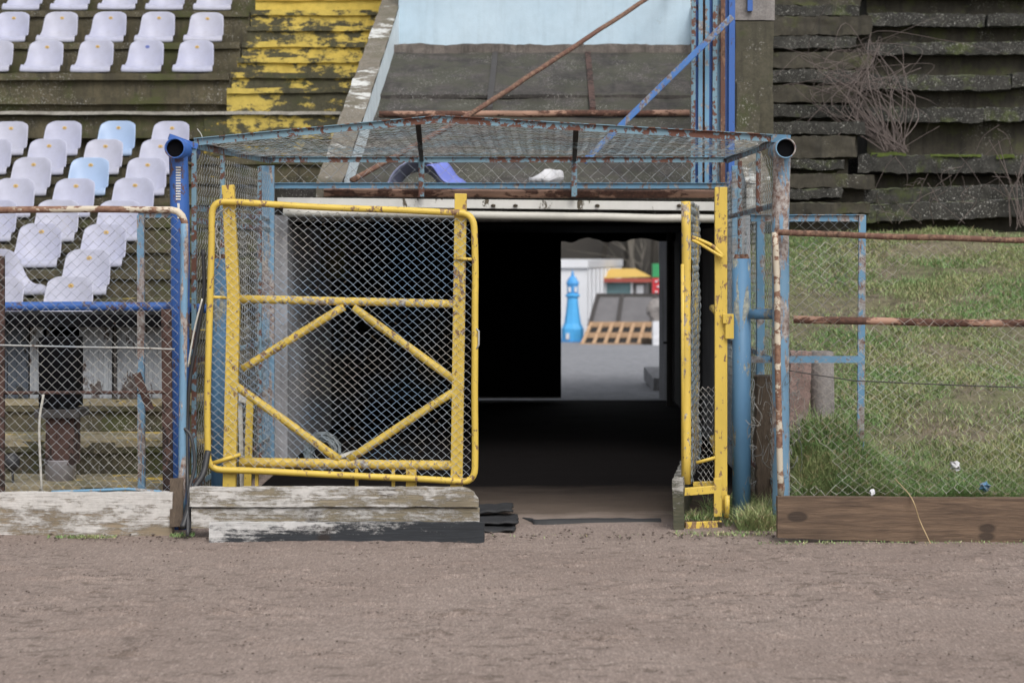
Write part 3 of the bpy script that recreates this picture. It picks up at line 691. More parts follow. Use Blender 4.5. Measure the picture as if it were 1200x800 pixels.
YI = YG+.05
b = MB(); b.bar(P(267.5, 217, YI), P(274, 350, YI), .078, .05, (0, 1, 0)); b.bar(P(274, 349, YI), P(269, 572, YI), .082, .05, (0, 1, 0)); b.build('upright', 'yellow', gate, bevel=.004)
b = MB(); b.bar(P(540, 227, YI), P(535, 570, YI), .076, .05, (0, 1, 0)); b.build('upright', 'yellow', gate, bevel=.004)
for n, a, c, r in (('cross_rail', (281, 350), (534, 356), .026), ('cross_rail', (281, 541), (530, 545), .030),
                   ('brace', (284, 432), (403, 359), .026), ('brace', (414, 360), (532, 445), .026), ('brace', (276, 452), (398, 538), .026), ('brace', (408, 538), (531, 459), .026)):
    b = MB(); b.tube(wob([P(*a, YI), P(*c, YI)], .004, 8), r, 12); b.build(n, 'yellow_worn' if 'rail' in n else 'yellow', gate, True)
for a_, c_, r_ in ((P(248, 348, YG), P(268, 349, YI), .010), (P(532, 303, YI-.03), P(557, 304, YG), .010), (P(248, 543, YG), P(282, 532, YI-.03), .013)): b = MB(); b.tube([a_, c_], r_); b.build('tie_rod', 'yellow', gate, True)
for px, w in ((301, .02), (418, .02), (461, .02), (482, .065)): b = MB(); b.bar(P(px, 547, YI), P(px, 572, YI), w, .03, (0, 1, 0)); b.build('lower_stub', 'yellow', gate)
b = MB(); b.tube([P(558, 385, YG-.02), P(561, 388, YG-.02), P(561, 404, YG-.02), P(558, 409, YG-.02)], .006); b.build('latch', 'wire_old', gate, True)
Wg, Hg = 312*YG/F, 318*YG/F
def gatefn(u, v, e):
    px = 244+u/Wg*312; t = (px-244)/312
    yt = 238+15*t; yb = 548+16*t; py = yb+(yt-yb)*(v/Hg)
    p = P(px, py, YG+.0); low = max(0, 1-v/.25)
    w = mn.noise_vector(Vector((u*3, v*3, 0)))*.008+mn.noise_vector(Vector((u*18, v*18, 5)))*.010*low
    return (p.x+w.x, YG+.010+e+w.y*.6, p.z+w.z)
b = MB(); b.link(gatefn, Wg, Hg, .0625, .0545, .0022, None, .004, .0022, 3, lambda u, v: abs(u-.98) < .03 and abs(v-.95) < .02); b.build('netting', 'wire_gate', gate)

# ------------------------------------------------------------------ open yellow gate leaf (folded back into the cage)
A = Vector((X(804, 11.98), 11.98, 0)); B = Vector((X(815, 13.5), 13.5, 0)); D = (B-A).normalized(); L = (B-A).length
og = thing('mesh_gate', (1.05, 12.1, .06), 'open yellow gate leaf seen edge on, folded back beside the thick blue post', 'gate', 'yellow mesh gate leaves')
z0, z1 = Z(566, 12), Z(236, 12)
pp = [A+Vector((0, 0, z0)), A+Vector((0, 0, z1)), B+Vector((0, 0, z1-.03)), B+Vector((0, 0, z0+.02))]
b = MB(); b.tube(wob([pp[0], pp[1]], .006, 10), .030, 12); b.tube(wob([pp[1]-Vector((0, 0, .02)), pp[2]], .004, 6), .022); b.tube(wob([pp[2], pp[3]], .004, 8), .022); b.tube(wob([pp[3], pp[0]+Vector((0, 0, .02))], .004, 6), .022)
b.build('tube_frame', 'yellow_worn', og, True)
b = MB(); b.tube([A+Vector((-.018, -.012, z0+.03)), A+Vector((-.022, -.012, z1-.4))], .013, 8); b.build('edge_strip', 'yellow', og, True)
b = MB(); b.link(lambda u, v, e: tuple(A+D*u+Vector((.03+e+.02*mn.noise(Vector((u*4, v*4, 0))), 0, z0+v))), L, z1-z0, .08, .0545, .0018); b.build('netting', 'wire_blue', og)
b = MB(); x = X(845, 12.03); b.bar((x, 12.05, Z(602, 12)), (x, 12.05, Z(219, 12)), .080, .05, (0, 1, 0)); b.build('upright', 'yellow', og, bevel=.004)
b = MB()
for z in (.42, 1.35): b = MB(); b.tube([(x-.01, 12.08, z), (X(835, 13.4), 13.4, z)], .024, 10); b.build('cross_rail', 'yellow', og, True)
b = MB(); b.tube(smoothpts([P(811, 278, 11.98), P(822, 282, 12), P(836, 289, 12), P(848, 301, 11.99)], 5), .012, 8); b.tube(smoothpts([P(811, 281, 11.98), P(826, 289, 12), P(847, 302, 11.98)], 5), .011, 8); b.build('tie_rod', 'yellow', og, True)
b = MB(); b.tube([P(816, 542, 12), P(838, 536, 12)], .011, 8); b.build('tie_rod', 'yellow', og, True)
b = MB(); b.bar(P(801, 576, 11.95), P(838, 573, 12), .025, .05); b.bar(P(812, 567, 12.1), P(838, 566, 12.1), .03, .03); b.bar(P(803, 616, 11.9), P(845, 614, 11.95), .03, .048); b.bar(P(841, 560, 12.0), P(841, 605, 12.0), .05, .03, (0, 1, 0)); b.build('lower_frame', 'yellow', og, bevel=.003)
b = MB(); b.box(X(850, 12), X(860, 12), 12.0, 12.06, Z(397, 12), Z(368, 12)); b.box(X(847, 12), X(852, 12), 11.99, 12.05, Z(379, 12), Z(368, 12)); b.build('hinge', 'yellow', og, bevel=.003)
b = MB(); b.tube([P(852, 580, 11.99), P(852, 606, 11.99)], .018); b.build('hinge', 'yellow', og, True)
def lown(u, v, e):
    p = P(817+u/.115*21, 570-v/.66*118, 12.04); w = mn.noise_vector(Vector((u*9, v*5, 3)))*.02
    return (p.x+w.x, p.y+e*2+w.y, p.z+w.z)
b = MB(); b.link(lown, .115, .66, .038, .05, .0016, None, .004, .004); b.build('netting', 'wire_old', og)
b = MB(); b.rough(X(788, 11.85), X(800, 11.85), 11.82, 13.2, Z(621, 11.85), Z(561, 11.85), .04, .012, 7, 3); b.v = [(x+(y-11.82)*.12, y, z) for x, y, z in b.v]
b.build('kick_board', 'board_mossy', og, True)
b = MB(); b.rough(X(800, 11.9), X(846, 11.9), 11.93, 12.2, 0, Z(612, 11.9), .04, .01, 7, 3)
b.build('soil_heap', 'soil', None, True, label='small heap of soil under the open gate leaf', cat='soil')

# ------------------------------------------------------------------ left mesh fence
YL = 11.72
lf = thing('mesh_fence', (-3.4, YL, 0), 'chain link fence panel with a rusty white rounded tube frame on the left', 'fence')
pts = [P(-60, 247, YL), P(100, 245, YL), P(200, 246, YL)]+[P(*q, YL) for q in ((208, 248), (213, 253), (216, 261))]+[P(217, 300, YL), P(215, 420, YL), P(213, 598, YL)]
b = MB(); b.tube(wob(pts, .005, 5), .022, 10); b.build('tube_frame', 'rust_white', lf, True)
b = MB(); b.tube(wob([P(216, 262, YL-.012), P(215, 420, YL-.012), P(213, 602, YL-.012)], .003, 8), .024, 10); b.build('frame_side', 'sky_post', lf, True)
def lfn(u, v, e):
    x = X(-58, YL)+u; w = mn.noise_vector(Vector((u*2.5, v*2.5, 9)))*.010
    return (x+w.x, YL+e+.004+w.y, Z(577, YL)+v+w.z)
b = MB(); b.link(lfn, X(214, YL)-X(-58, YL), Z(249, YL)-Z(577, YL), .066, .064, .0020); b.build('netting', 'wire_old', lf)
b = MB(); b.tube(wob([P(-60, 403, YL), P(205, 409, YL)], .006, 10), .006, 6); b.build('tension_wire', 'wire_old', lf, True)
b = MB(); b.tube(wob([P(-60, 461, YL+.05), P(196, 459, YL+.05)], .004, 8), .011, 8); b.build('cross_rod', 'rust_dark', lf, True)
b = MB(); b.bar(P(1, 300, YL+.05), P(1, 580, YL+.05), .045, .03, (0, 1, 0)); b.build('upright', 'rust_dark', lf)
b = MB(); b.bar(P(195, 362, YL+.06), P(197, 580, YL+.06), .06, .03, (0, 1, 0)); b.build('upright', 'rust_dark', lf)
b = MB(); b.tube(wob([P(60, 576, YL), P(150, 573, YL), P(212, 578, YL)], .004, 8), .010, 8); b.build('bottom_rod', 'sky_paint', lf, True)
b = MB(); b.tube(smoothpts([P(51, 462, YL+.04), P(46, 500, YL+.03), P(49, 578, YL+.03)], 6), .008, 6); b.build('bent_rod', 'white_pipe', lf, True)
b = MB(); b.bar(P(160, 437, YL+.1), P(176, 480, YL+.1), .05, .012, (0, 1, 0)); b.build('bent_strap', 'rust_dark', lf)
t = thing('angle_frame', (X(185, 12.25), 12.25, 0), 'light blue angle iron frame behind the left mesh fence', 'frame')
b = MB(); b.angle(P(162, 252, 12.25), P(207, 252, 12.25), .035); b.build('top_rail', 'sky_paint', t)
b = MB(); b.bar(P(165, 252, 12.25), P(166, 577, 12.25), .045, .03, (0, 1, 0)); b.build('upright', 'sky_post', t)

# ------------------------------------------------------------------ right mesh fence
YR = 11.80
rf = thing('mesh_fence', (2.2, YR, 0), 'sagging chain link fence with brown rusted rails in front of the grass bank', 'fence')
b = MB(); b.tube(wob([P(911, 272, YR), P(1000, 276, YR), P(1260, 283, YR)], .006, 14), .020, 10); b.build('top_rail', 'rust', rf, True)
b = MB(); b.tube(wob([P(930, 374, YR+.05), P(1100, 378, YR+.05), P(1260, 380, YR+.05)], .006, 14), .025, 10); b.build('middle_rail', 'rust_pink', rf, True)
b = MB(); b.tube(wob([P(909, 272, YR-.01), P(912, 420, YR), P(914, 580, YR)], .008, 8), .020, 10); b.build('end_tube', 'rust_white', rf, True)
b = MB(); b.tube(wob([P(925, 434, YR-.01), P(1000, 446, YR-.01), P(1260, 457, YR-.01)], .006, 10), .0042, 6); b.build('tension_wire', 'dark_steel', rf, True)
def rfn(u, v, e):
    x = X(926, YR)+u; w = mn.noise_vector(Vector((u*2, v*3, 4)))*.022
    sag = .02*math.sin(u*3.1)*v
    return (x+w.x, YR+e+.01+w.y*1.3, Z(577, YR)+v+w.z+sag-.012)
b = MB(); b.link(rfn, X(1262, YR)-X(926, YR), Z(281, YR)-Z(577, YR), .076, .060, .0019, None, .005, .006, 3, lambda u, v: mn.noise(Vector((u*1.7, v*2.2, 3))) > .42); b.build('netting', 'wire_fence', rf)
t = thing('angle_frame', (X(950, 12.3), 12.3, 0), 'light blue angle iron frame behind the right mesh fence', 'frame')
b = MB(); b.angle(P(880, 256, 12.3), P(1013, 256, 12.3), .04); b.build('top_rail', 'sky_paint', t)
b = MB(); b.bar(P(1010.5, 252, 12.3), P(1008, 545, 12.3), .045, .03, (0, 1, 0)); b.build('upright', 'sky_paint', t)
b = MB(); b.bar(P(880, 421, 12.28), P(1008, 421, 12.28), .006, .045); b.build('middle_rail', 'sky_paint', t)
b = MB(); b.link(lambda u, v, e: (X(930, 12.3)+u, 12.29+e, Z(421, 12.3)+v), X(1008, 12.3)-X(930, 12.3), Z(258, 12.3)-Z(421, 12.3), .075, .065, .0018, None, .004, .003); b.build('netting', 'wire_dark', t)

# ------------------------------------------------------------------ boards on the ground
b = MB(); b.rough(-5.4, X(202, 11.62), 11.62, 11.68, -.02, Z(577, 11.62), .035, .007, 6, 1)
b.build('kick_board', 'board_white', None, True, label='flaking white board along the foot of the left mesh fence', cat='board')
b = MB()
def rb(x0, x1, y0, y1, za, zb, seed, rad):
    n0 = len(b.v); b.rough(x0, x1, y0, y1, za, zb, .03, .007, 6, seed); out = []
    for p in b.v[n0:]:
        x, y, z = p; d = x-(x1-rad)
        if d > 0:
            hlim = zb-(rad-math.sqrt(max(0, rad*rad-min(d, rad)**2)))*.8
            z = min(z, hlim) if z > (za+zb)/2 else z
        out.append((x, y, z))
    b.v[n0:] = out
rb(X(225, 11.55), X(562, 11.55), 11.522, 11.59, Z(618, 11.55), Z(594.5, 11.55), 2, .01)
rb(X(224, 11.55), X(561, 11.55), 11.505, 11.575, Z(592.5, 11.55), Z(570, 11.55), 6, .12)
b.build('kick_board', 'board_white2', None, True, label='stacked worn white sill boards below the closed yellow gate', cat='board')
b = MB(); b.rough(X(245, 11.36), X(567, 11.36), 11.36, 11.41, -.02, Z(612, 11.36), .03, .007, 5, 9)
b.build('plank', 'board_black', None, True, label='low black plank with white paint remains at the foot of the sill boards', cat='plank')
b = MB(); n0 = 0; b.rough(X(911, 11.36), 4.2, 11.36, 11.42, .0, Z(582, 11.36), .035, .005, 4, 12, -.006); b.v = [(x, y, z+(.02*max(0, 1-(x-1.4)/.9) if z < .1 else 0)) for x, y, z in b.v]
b.build('plank', 'board_brown', None, True, label='bare brown knotty plank at the foot of the grass bank', cat='plank')
for k, (p0, p1, pt, pb, Y, lab) in enumerate(((563, 600, 601, 610, 12.2, 'topmost bent black rubber mat beside the sill boards'), (564, 606, 611, 619, 11.9, 'middle folded black rubber mat beside the sill boards'), (563, 603, 620, 627, 11.72, 'lowest black rubber mat lying on the dirt beside the sill boards'))):
    b = MB(); x0, x1 = X(p0, Y)-.15, X(p1, Y)
    def mat(u, v, off=0):
        x = x0+(x1-x0)*u; y = Y+.35*v; z = .012+.028*(2-k)+.018*mn.noise(Vector((u*4, v*3, k)))+.02*max(0, u-.7)*(k != 1)
        return Vector((x+.02*mn.noise(Vector((v*5, k, 0))), y, z+off))
    b.grid(lambda u, v: mat(u, v), 16, 8); o = b.build('rubber_mat', 'black_rubber', None, True, label=lab, cat='mat', group='rubber mats at the opening')
    so = o.modifiers.new('Solidify', 'SOLIDIFY'); so.thickness = .014; so.offset = -1
b = MB(); pts = smoothpts([P(612, 600, 12.4), P(624, 603, 12.3), P(632, 607, 12.25), P(700, 604, 12.3), P(775, 606, 12.3)], 8)
vs = []
for p in pts:
    h = .012+.010*mn.noise(p*9); vs += [(p.x, p.y, -.06), (p.x, p.y, -.016+h*.8), (p.x, p.y+.09, -.012+h*.5)]
n = len(pts); b.add(vs, [(3*i+j, 3*i+3+j, 3*i+4+j, 3*i+1+j) for i in range(n-1) for j in range(2)])
b.build('rubber_mat', 'black_rubber', None, True, label='long flat rubber mat with a wavy front edge in the opening', cat='mat', group='rubber mats at the opening')

# ------------------------------------------------------------------ hoses and cables
b = MB(); b.tube(smoothpts([P(238, 292, 11.9), P(239, 345, 11.88), P(230, 400, 11.86), P(222, 450, 11.84), P(219, 520, 11.8), P(222, 624, 11.5)], 8), .012, 8); b.build('black_hose', 'hose', None, True,
    label='thin black hose hanging down beside the bright blue post', cat='hose')
b = MB(); b.tube(smoothpts([P(237, 350, 11.8), P(228, 385, 11.8), P(220, 430, 11.78)], 8), .006, 6); b.build('white_cable', 'white_pipe', None, True,
    label='thin white cable slanting beside the black hose', cat='cable')
b = MB(); b.tube(smoothpts([P(244, 528, 11.75), P(238, 555, 11.7), P(226, 575, 11.65), P(220, 600, 11.55), P(214, 618, 11.5)], 8), .020, 8); b.tube(smoothpts([P(214, 500, 11.7), P(224, 512, 11.68), P(228, 545, 11.66), P(221, 580, 11.6), P(220, 628, 11.45)], 8), .011, 8)
b.build('black_cable', 'hose', None, True, label='thick tangled black cables at the foot of the bright blue post', cat='cable')
b = MB(); b.bar(P(207, 560, 11.68), P(207, 617, 11.6), .08, .02, (0, 1, 0)); b.build('rotten_stake', 'bark', None, label='rotten stake between the two white boards', cat='stake')
b = MB(); b.tube(smoothpts([P(251, 300, 11.9), P(247, 270, 11.85), P(254, 252, 11.83), P(262, 245, 11.82)], 6), .005, 5); b.tube(smoothpts([P(254, 262, 11.86), P(252, 280, 11.84), P(258, 300, 11.85), P(254, 315, 11.86)], 6), .006, 5); b.tube(smoothpts([P(238, 166, 12), P(236, 158, 12), P(231, 151, 12)], 4), .0035, 5)
b.build('loose_wire', 'wire_old', None, True, label='loose twisted wire ends around the gate corner', cat='wire')
# things inside the mouth of the tunnel
b = MB(); b.tube([P(352, 600, 15.0), P(418, 530, 15.2)], .03, 10)
b.v = [(x, y, max(z, .03)) for x, y, z in b.v]; b.build('grey_tube', 'white_pipe', None, True, label='pale tube lying on the tunnel floor behind the gate', cat='tube')
b = MB(); rr = random.Random(3)
for k in range(26):
    c = P(378, 508, 15.0); a0 = rr.uniform(0, 6); rad = rr.uniform(.08, .15); t_ = rr.uniform(-.5, .5)
    b.tube([Vector((c.x+rad*math.cos(a0+j*.5)*1.0, c.y+t_*.2+rad*.4*math.sin(a0+j*.3), .16+rad*math.sin(a0+j*.5))) for j in range(12)], .002, 4, False)
b.build('wire_coil', 'wire_blue', None, label='coil of tangled blue grey wire inside the tunnel mouth', cat='wire')
t = thing('folding_barrier', (X(292, 13.6), 13.6, 0), 'small yellow barrier leaning behind the closed gate', 'barrier')
b = MB(); b.bar((X(290, 13.6), 13.6, 0), (X(293, 13.6), 13.6, .68), .05, .03, (0, 1, 0)); b.build('leg', 'yellow', t)
b = MB(); b.bar((X(283, 13.6), 13.65, 0), (X(280, 13.6), 13.65, .72), .03, .03, (0, 1, 0)); b.build('leg', 'white_pipe', t)
b = MB(); b.bar((X(278, 13.6), 13.62, .70), (X(296, 13.6), 13.62, .66), .03, .05); b.build('rail', 'white_pipe', t)

# ------------------------------------------------------------------ low shelter and pillar behind the left fence
sh = thing('low_shelter', (X(80, 13.8), 13.85, .67), 'low shelter with dark roof and grey metal panels on the lower step', 'shelter')
M['panel'] = paint('grey_panel', (.30, .32, .35, 1), (.13, .12, .12, 1), .3, 7, .6, .4, RUSTD)
M['panel_d'] = paint('dark_blue_panel', (.06, .075, .10, 1), (.03, .03, .03, 1), .3, 7, .6, .4)
zt, zb = Z(383, 13.85), Z(467, 13.75)
for a, c, mt in ((-60, 8, 'panel_d'), (9, 33, 'panel_d'), (35, 50, 'panel'), (93, 131, 'panel'), (134, 198, 'panel')):
    b = MB(); b.box(X(a, 13.8), X(c, 13.8), 13.80, 13.815, zb, zt)
    for k in range(int((c-a)/6)): b.box(X(a+6*k+3, 13.8), X(a+6*k+4, 13.8), 13.792, 13.80, zb+.01, zt-.01)
    b.build('side_panel', mt, sh)
MB().box(X(-60, 13.9), X(205, 13.9), 14.2, 14.25, .64, zt).build('back_panel', 'black_in', sh)
MB().box(X(-60, 13.6), X(203, 13.6), 13.55, 14.3, zt+.01, zt+.10).build('roof', 'black_in', sh)
b = MB(); b.box(X(131, 13.7), X(134, 13.7), 13.76, 13.80, zb-.02, zt); b.box(X(52, 13.7), X(56, 13.7), 13.76, 13.80, zb-.02, zt); b.build('upright', 'dark_steel', sh)
pl = thing('chimney_post', (X(73, 12.7), 12.7, .18), 'dark rusty square post with cap on a grey bucket base', 'post')
b = MB(); b.rough(X(57, 12.7), X(90, 12.7), 12.62, 12.8, Z(543, 12.7), Z(488, 12.7), .03, .006, 8, 1); b.build('shaft', 'rust_dark', pl)
b = MB(); b.rough(X(50, 12.7), X(92, 12.7), 12.60, 12.82, Z(476, 12.7), Z(395, 12.7), .03, .006, 8, 1); b.build('dark_casing', 'black_in', pl)
b = MB(); b.box(X(46, 12.7), X(98, 12.7), 12.57, 12.85, Z(488, 12.7), Z(478, 12.7)); b.build('cap_plate', 'dark_steel', pl, bevel=.004)
b = MB(); b.lathe((X(71, 12.7), 12.7, .17), [(.095, 0), (.105, .17), (.112, .18), (.10, .18), (.09, .17)], 20); b.build('bucket', 'bucket', pl, True)
b = MB(); b.lathe(P(14, 545, 12.5), [(.02, -.04), (.055, 0), (.05, .06), (.01, .08)], 10); b.tube([P(14, 545, 12.5), P(16, 576, 12.5)], .008); b.tube([P(16, 570, 12.4), P(5, 577, 12.4)], .006); b.tube([P(16, 568, 12.4), P(28, 577, 12.4)], .006)
b.build('black_lamp', 'hose', None, True, label='small round black lamp on a stalk at the left edge', cat='lamp')

# ------------------------------------------------------------------ litter on the lintel
M['violet'] = plain('violet_blue_plastic', (.15, .19, .55, 1), .4, .2)
M['violet2'] = plain('grey_violet_plastic', (.26, .28, .42, 1), .45, .2)
t = thing('broken_seat', (X(503, 15.9), 15.9, 2.27), 'broken violet blue plastic seat lying on top of the lintel', 'seat')
def shell(u, v):
    a = math.pi*(.05+.9*v); return Vector((X(490, 15.85)-.27*math.cos(a)*(1-.32*u), 15.82+.20*u, 2.22+.30*math.sin(a)*(1-.30*u)))
b = MB(); b.grid(shell, 6, 14); o = b.build('seat_back', 'violet2', t, True); m_ = o.modifiers.new('S', 'SOLIDIFY'); m_.thickness = .008
def shell2(u, v):
    return Vector((X(499, 15.7)+.24*v+.13*u, 15.68+.15*u, 2.46-.24*v**1.6+.03*u+.02*math.sin(v*9)))
b = MB(); b.grid(shell2, 6, 14); o = b.build('seat_pan', 'violet', t, True); m_ = o.modifiers.new('S', 'SOLIDIFY'); m_.thickness = .008
M['paper'] = plain('white_paper', (.52, .52, .54, 1), .7, .1, 20)
def bag(u, v):
    a = 2*math.pi*u; ph = math.pi*v-math.pi/2; c = Vector((X(640, 16.0), 16.0, Z(209, 16.0)))
    d = Vector((math.cos(a)*math.cos(ph)*.15, math.sin(a)*math.cos(ph)*.08, math.sin(ph)*.062)); q = c+d+Vector((0, 0, .25*d.x*(d.z > 0)))
    return q+mn.noise_vector(q*11)*.035
b = MB(); b.grid(bag, 22, 12); b.build('white_bag', 'paper', None, label='crumpled white bag lying on the slab above the lintel', cat='bag')

# ------------------------------------------------------------------ right: grass bank
def bankz(x, y):
    t = np.clip((y-12.0)/5.6, 0, 1)
    step = (np.floor(t*8)+np.clip((t*8 % 1)*1.6-.3, 0, 1))/8
    z = .12+1.80*(.8*t+.2*step)+.36*np.exp(-((x-1.85)/.32)**2-((y-12.35)/.25)**2)
    return z+fbm(x*1.6, y*1.6, 4, 61)*.16*np.clip((y-12.0)*2, 0, 1)
bx = np.linspace(1.60, 9, 150); by = np.linspace(11.95, 18.0, 150)
Xg, Yg = np.meshgrid(bx, by, indexing='ij'); Zg = bankz(Xg, Yg); b = MB(); b.v = np.stack([Xg, Yg, Zg], -1).reshape(-1, 3).tolist()
b.f = [(i*150+j, (i+1)*150+j, (i+1)*150+j+1, i*150+j+1) for i in range(149) for j in range(149)]
n0 = len(b.v); b.v += [(bx[0], y, -.05) for y in by]; b.f += [(j, j+1, n0+j+1, n0+j) for j in range(149)]
n1 = len(b.v); b.v += [(x, by[0], -.05) for x in bx]; b.f += [(i*150, (i+1)*150, n1+i+1, n1+i) for i in range(149)]
m = NT('bank_turf')
c = m.mix(m.ramp(m.noise(1.6, 7, .65), .4, .62), (.12, .13, .055, 1), (.17, .14, .095, 1)); c = m.mix(m.ramp(m.noise(12, 5, .7), .45, .7), c, (.06, .05, .03, 1))
m.col(c); m.rough(.95); m.bump(m.noise(20, 6, .7), 1, .03); M['turf'] = m.m
b.build('grass_bank', 'turf', None, True, kind='structure', origin=(3, 12, 0))
def blades(name, pts, lens, wid, mat, lean=.55, label='', seed=1):
    g = np.random.default_rng(seed); n = len(pts); a = g.random(n)*2*np.pi
    side = np.stack([np.cos(a), np.sin(a), np.zeros(n)], 1); ln = g.normal(0, lean, (n, 2)); ln[:, 1] -= .15
    up = np.stack([ln[:, 0], ln[:, 1], np.ones(n)], 1); up /= np.linalg.norm(up, axis=1)[:, None]
    L_ = lens[:, None]; w = wid*(.6+.8*g.random((n, 1)))
    mid = pts+up*L_*.55; tip = pts+up*L_+np.stack([ln[:, 0]*.35, ln[:, 1]*.35, -.12*np.ones(n)], 1)*L_
    V = np.stack([pts-side*w, pts+side*w, mid+side*w*.8, mid-side*w*.8, tip], 1).reshape(-1, 3)
    me = bpy.data.meshes.new(name); base = np.array((3, 12, 0)); V = V-base
    me.vertices.add(n*5); me.vertices.foreach_set('co', V.ravel())
    idx = np.arange(n)[:, None]*5; loops = np.concatenate([idx+np.array([[0, 1, 2, 3]]), idx+np.array([[3, 2, 4]])], 1).ravel()
    me.loops.add(len(loops)); me.loops.foreach_set('vertex_index', loops)
    st = (np.arange(n)[:, None]*7+np.array([[0, 4]])).ravel(); me.polygons.add(2*n); me.polygons.foreach_set('loop_start', st)
    me.polygons.foreach_set('loop_total', np.tile([4, 3], n)); me.update(calc_edges=True); me.validate()
    me.materials.append(M[mat]); o = bpy.data.objects.new(name, me); o.location = base; C.objects.link(o)
    return tag(o, label, None, None, 'stuff')
g = np.random.default_rng(3)
n = 230000; y = 11.98+(g.random(n)**1.25)*5.7; x = 1.62+g.random(n)*(.235*y-1.2+1.0)
z = bankz(x, y); dens = fbm(x*1.3, y*1.9, 4, 71)+.5; tt = np.clip((y-12)/5.6, 0, 1)*8 % 1
keep = (g.random(n) < np.clip((dens-.36)*4.5, .12, 1)*np.where((tt > .15) & (tt < .55) & (y > 13.0), np.clip((dens-.44)*6, .15, 1), 1)) | (y < 12.5)
x, y, z = x[keep], y[keep], z[keep]
tall = np.clip(1.1-(y-12.0)/1.1, 0, 1)*(.6+fbm(x*3, y*3, 2, 5)); pat = fbm(x*2.2, y*2.2, 2, 91)+.5
ln = (.028+.045*pat+.15*tall)*(.6+.8*g.random(len(x)))
blades('grass', np.stack([x, y, z-.005], 1), ln, .0026, 'grass', .6, 'green grass and straw growing over the right bank')
# tufts at the foot of posts
P3 = []; LN = []
for (cx, cy, cz, sx, sy, k, l) in ((X(820, 11.98), 12.06, .05, .07, .05, 500, .12), (X(893, 11.9), 11.9, .0, .09, .07, 1300, .17), (X(880, 12.3), 12.5, .0, .15, .3, 900, .14), (X(96, 11.5), 11.5, 0, .12, .02, 350, .025),
                                   (X(213, 11.55), 11.56, 0, .04, .03, 120, .035), (X(858, 11.6), 11.62, 0, .2, .05, 260, .03), (X(925, 12.0), 12.02, .1, .10, .06, 1200, .22), (X(560, 11.6), 11.55, 0, .8, .04, 60, .018),
                                   (X(945, 12.1), 12.2, .35, .22, .12, 1800, .22), (X(1060, 12.1), 12.05, .12, .7, .05, 2600, .17), (X(930, 11.25), 11.27, 0, .12, .03, 90, .02), (X(1110, 11.28), 11.3, 0, .6, .03, 260, .016)):
    q = g.normal(0, 1, (k, 2)) if sx < .3 else np.stack([g.random(k)*2.6-1.3, g.normal(0, 1, k)], 1)
    if sx < .3: q = np.clip(q, -1.7, 1.7)
    wx_, wy_ = cx+q[:, 0]*sx, cy+q[:, 1]*sy; P3.append(np.stack([wx_, wy_, np.where((wx_ > 1.61) & (wy_ > 11.96), bankz(wx_, wy_)-.01, 0)], 1)); LN.append(l*(.4+.8*g.random(k)))
blades('weeds', np.concatenate(P3), np.concatenate(LN), .0030, 'grass', .45, 'tufts of weeds around the post feet and plank', 5)

# ------------------------------------------------------------------ right: ruined terrace above the bank
rt = thing('ruined_terrace', (4.5, 20, 2), 'crumbling black mossy concrete terrace above the grass bank', 'terrace')
rows = [(240, 20, 17.9, .045), (221, 17, 18.55, .022), (181, 21, 19.8, -.004), (126, 16, 20.7, -.003), (86, 17, 21.4, -.002), (49, 14, 22.1, -.001), (15, 14, 22.8, -.001), (-18, 14, 23.5, 0), (-52, 14, 24.2, 0), (-84, 14, 24.9, 0)]
for k, (yt, th, Y, tilt) in enumerate(rows):
    x0 = X(1012+random.uniform(-10, 6), Y); z = Z(yt, Y); h = th*Y/F
    xa_ = x0
    while xa_ < 9.4:
        xe = min(9.5, xa_+random.uniform(1.1, 2.3)); dz = random.uniform(-.02, .02)+tilt*(xa_-x0); dy = random.uniform(-.04, .05)
        b = MB(); b.rough(xa_+.006, xe-.012, Y+dy, Y+.95, z-h+dz, z+dz, .030, .032, 4.1, 100+k+xa_, tilt+random.uniform(-.012, .012)); b.build('tread_slab', 'ruin_lip', rt, True); xa_ = xe
    zl = Z(rows[k-1][0], rows[k-1][2])-.15 if k else 1.7
    b = MB(); b.rough(x0+.03, 9.5, Y+.22, Y+1.05, zl, z-h+.04, .10, .018, 2.4, 120+k, tilt); b.build('riser_block', 'ruin', rt, True)
half = [(238, 13, 17.75, 1), (222, 11, 18.0, 0), (203, 16, 18.35, 1), (187, 11, 18.8, 0), (161, 24, 19.15, 1), (143, 14, 19.6, 0), (122, 14, 20.3, 0), (100, 19, 20.5, 1), (81, 15, 21.0, 0), (61, 18, 21.2, 1), (43, 14, 21.7, 0), (20, 22, 21.9, 1), (6, 12, 22.4, 0), (-16, 22, 22.7, 1), (-30, 12, 23.1, 0), (-52, 20, 23.4, 1), (-70, 20, 23.9, 1)]
for k, (yt, th, Y, light) in enumerate(half):
    x0 = X(900, Y)-.45; x1 = X(1014+random.uniform(-12, 10)-(20 if k in (1, 3) else 0), Y)
    x0 = max(x0, 1.9)
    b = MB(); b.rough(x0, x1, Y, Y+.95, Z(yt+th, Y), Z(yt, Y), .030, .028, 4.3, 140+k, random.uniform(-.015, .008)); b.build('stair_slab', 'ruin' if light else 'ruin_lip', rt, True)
    b = MB(); b.rough(x0, x1-.06, Y+.18, Y+1.0, Z(yt+th, Y)-.22, Z(yt+th, Y)+.01, .10, .015, 3, 170+k); b.build('stair_riser', 'ruin', rt, True)
b = MB(); rr = random.Random(12)
def mosspad(px0, px1, py, Y, th=.025):
    x0, x1 = X(px0, Y), X(px1, Y); zc = Z(py, Y)
    b.rough(x0, x1, Y-.015, Y+.28, zc-.01, zc+th, .03, .018, 7, px0)
mosspad(1020, 1062, 182, 19.8); mosspad(1090, 1150, 183, 19.78, .015); mosspad(1168, 1188, 185, 19.78, .03)
b.build('moss_pad', 'moss', rt, True)
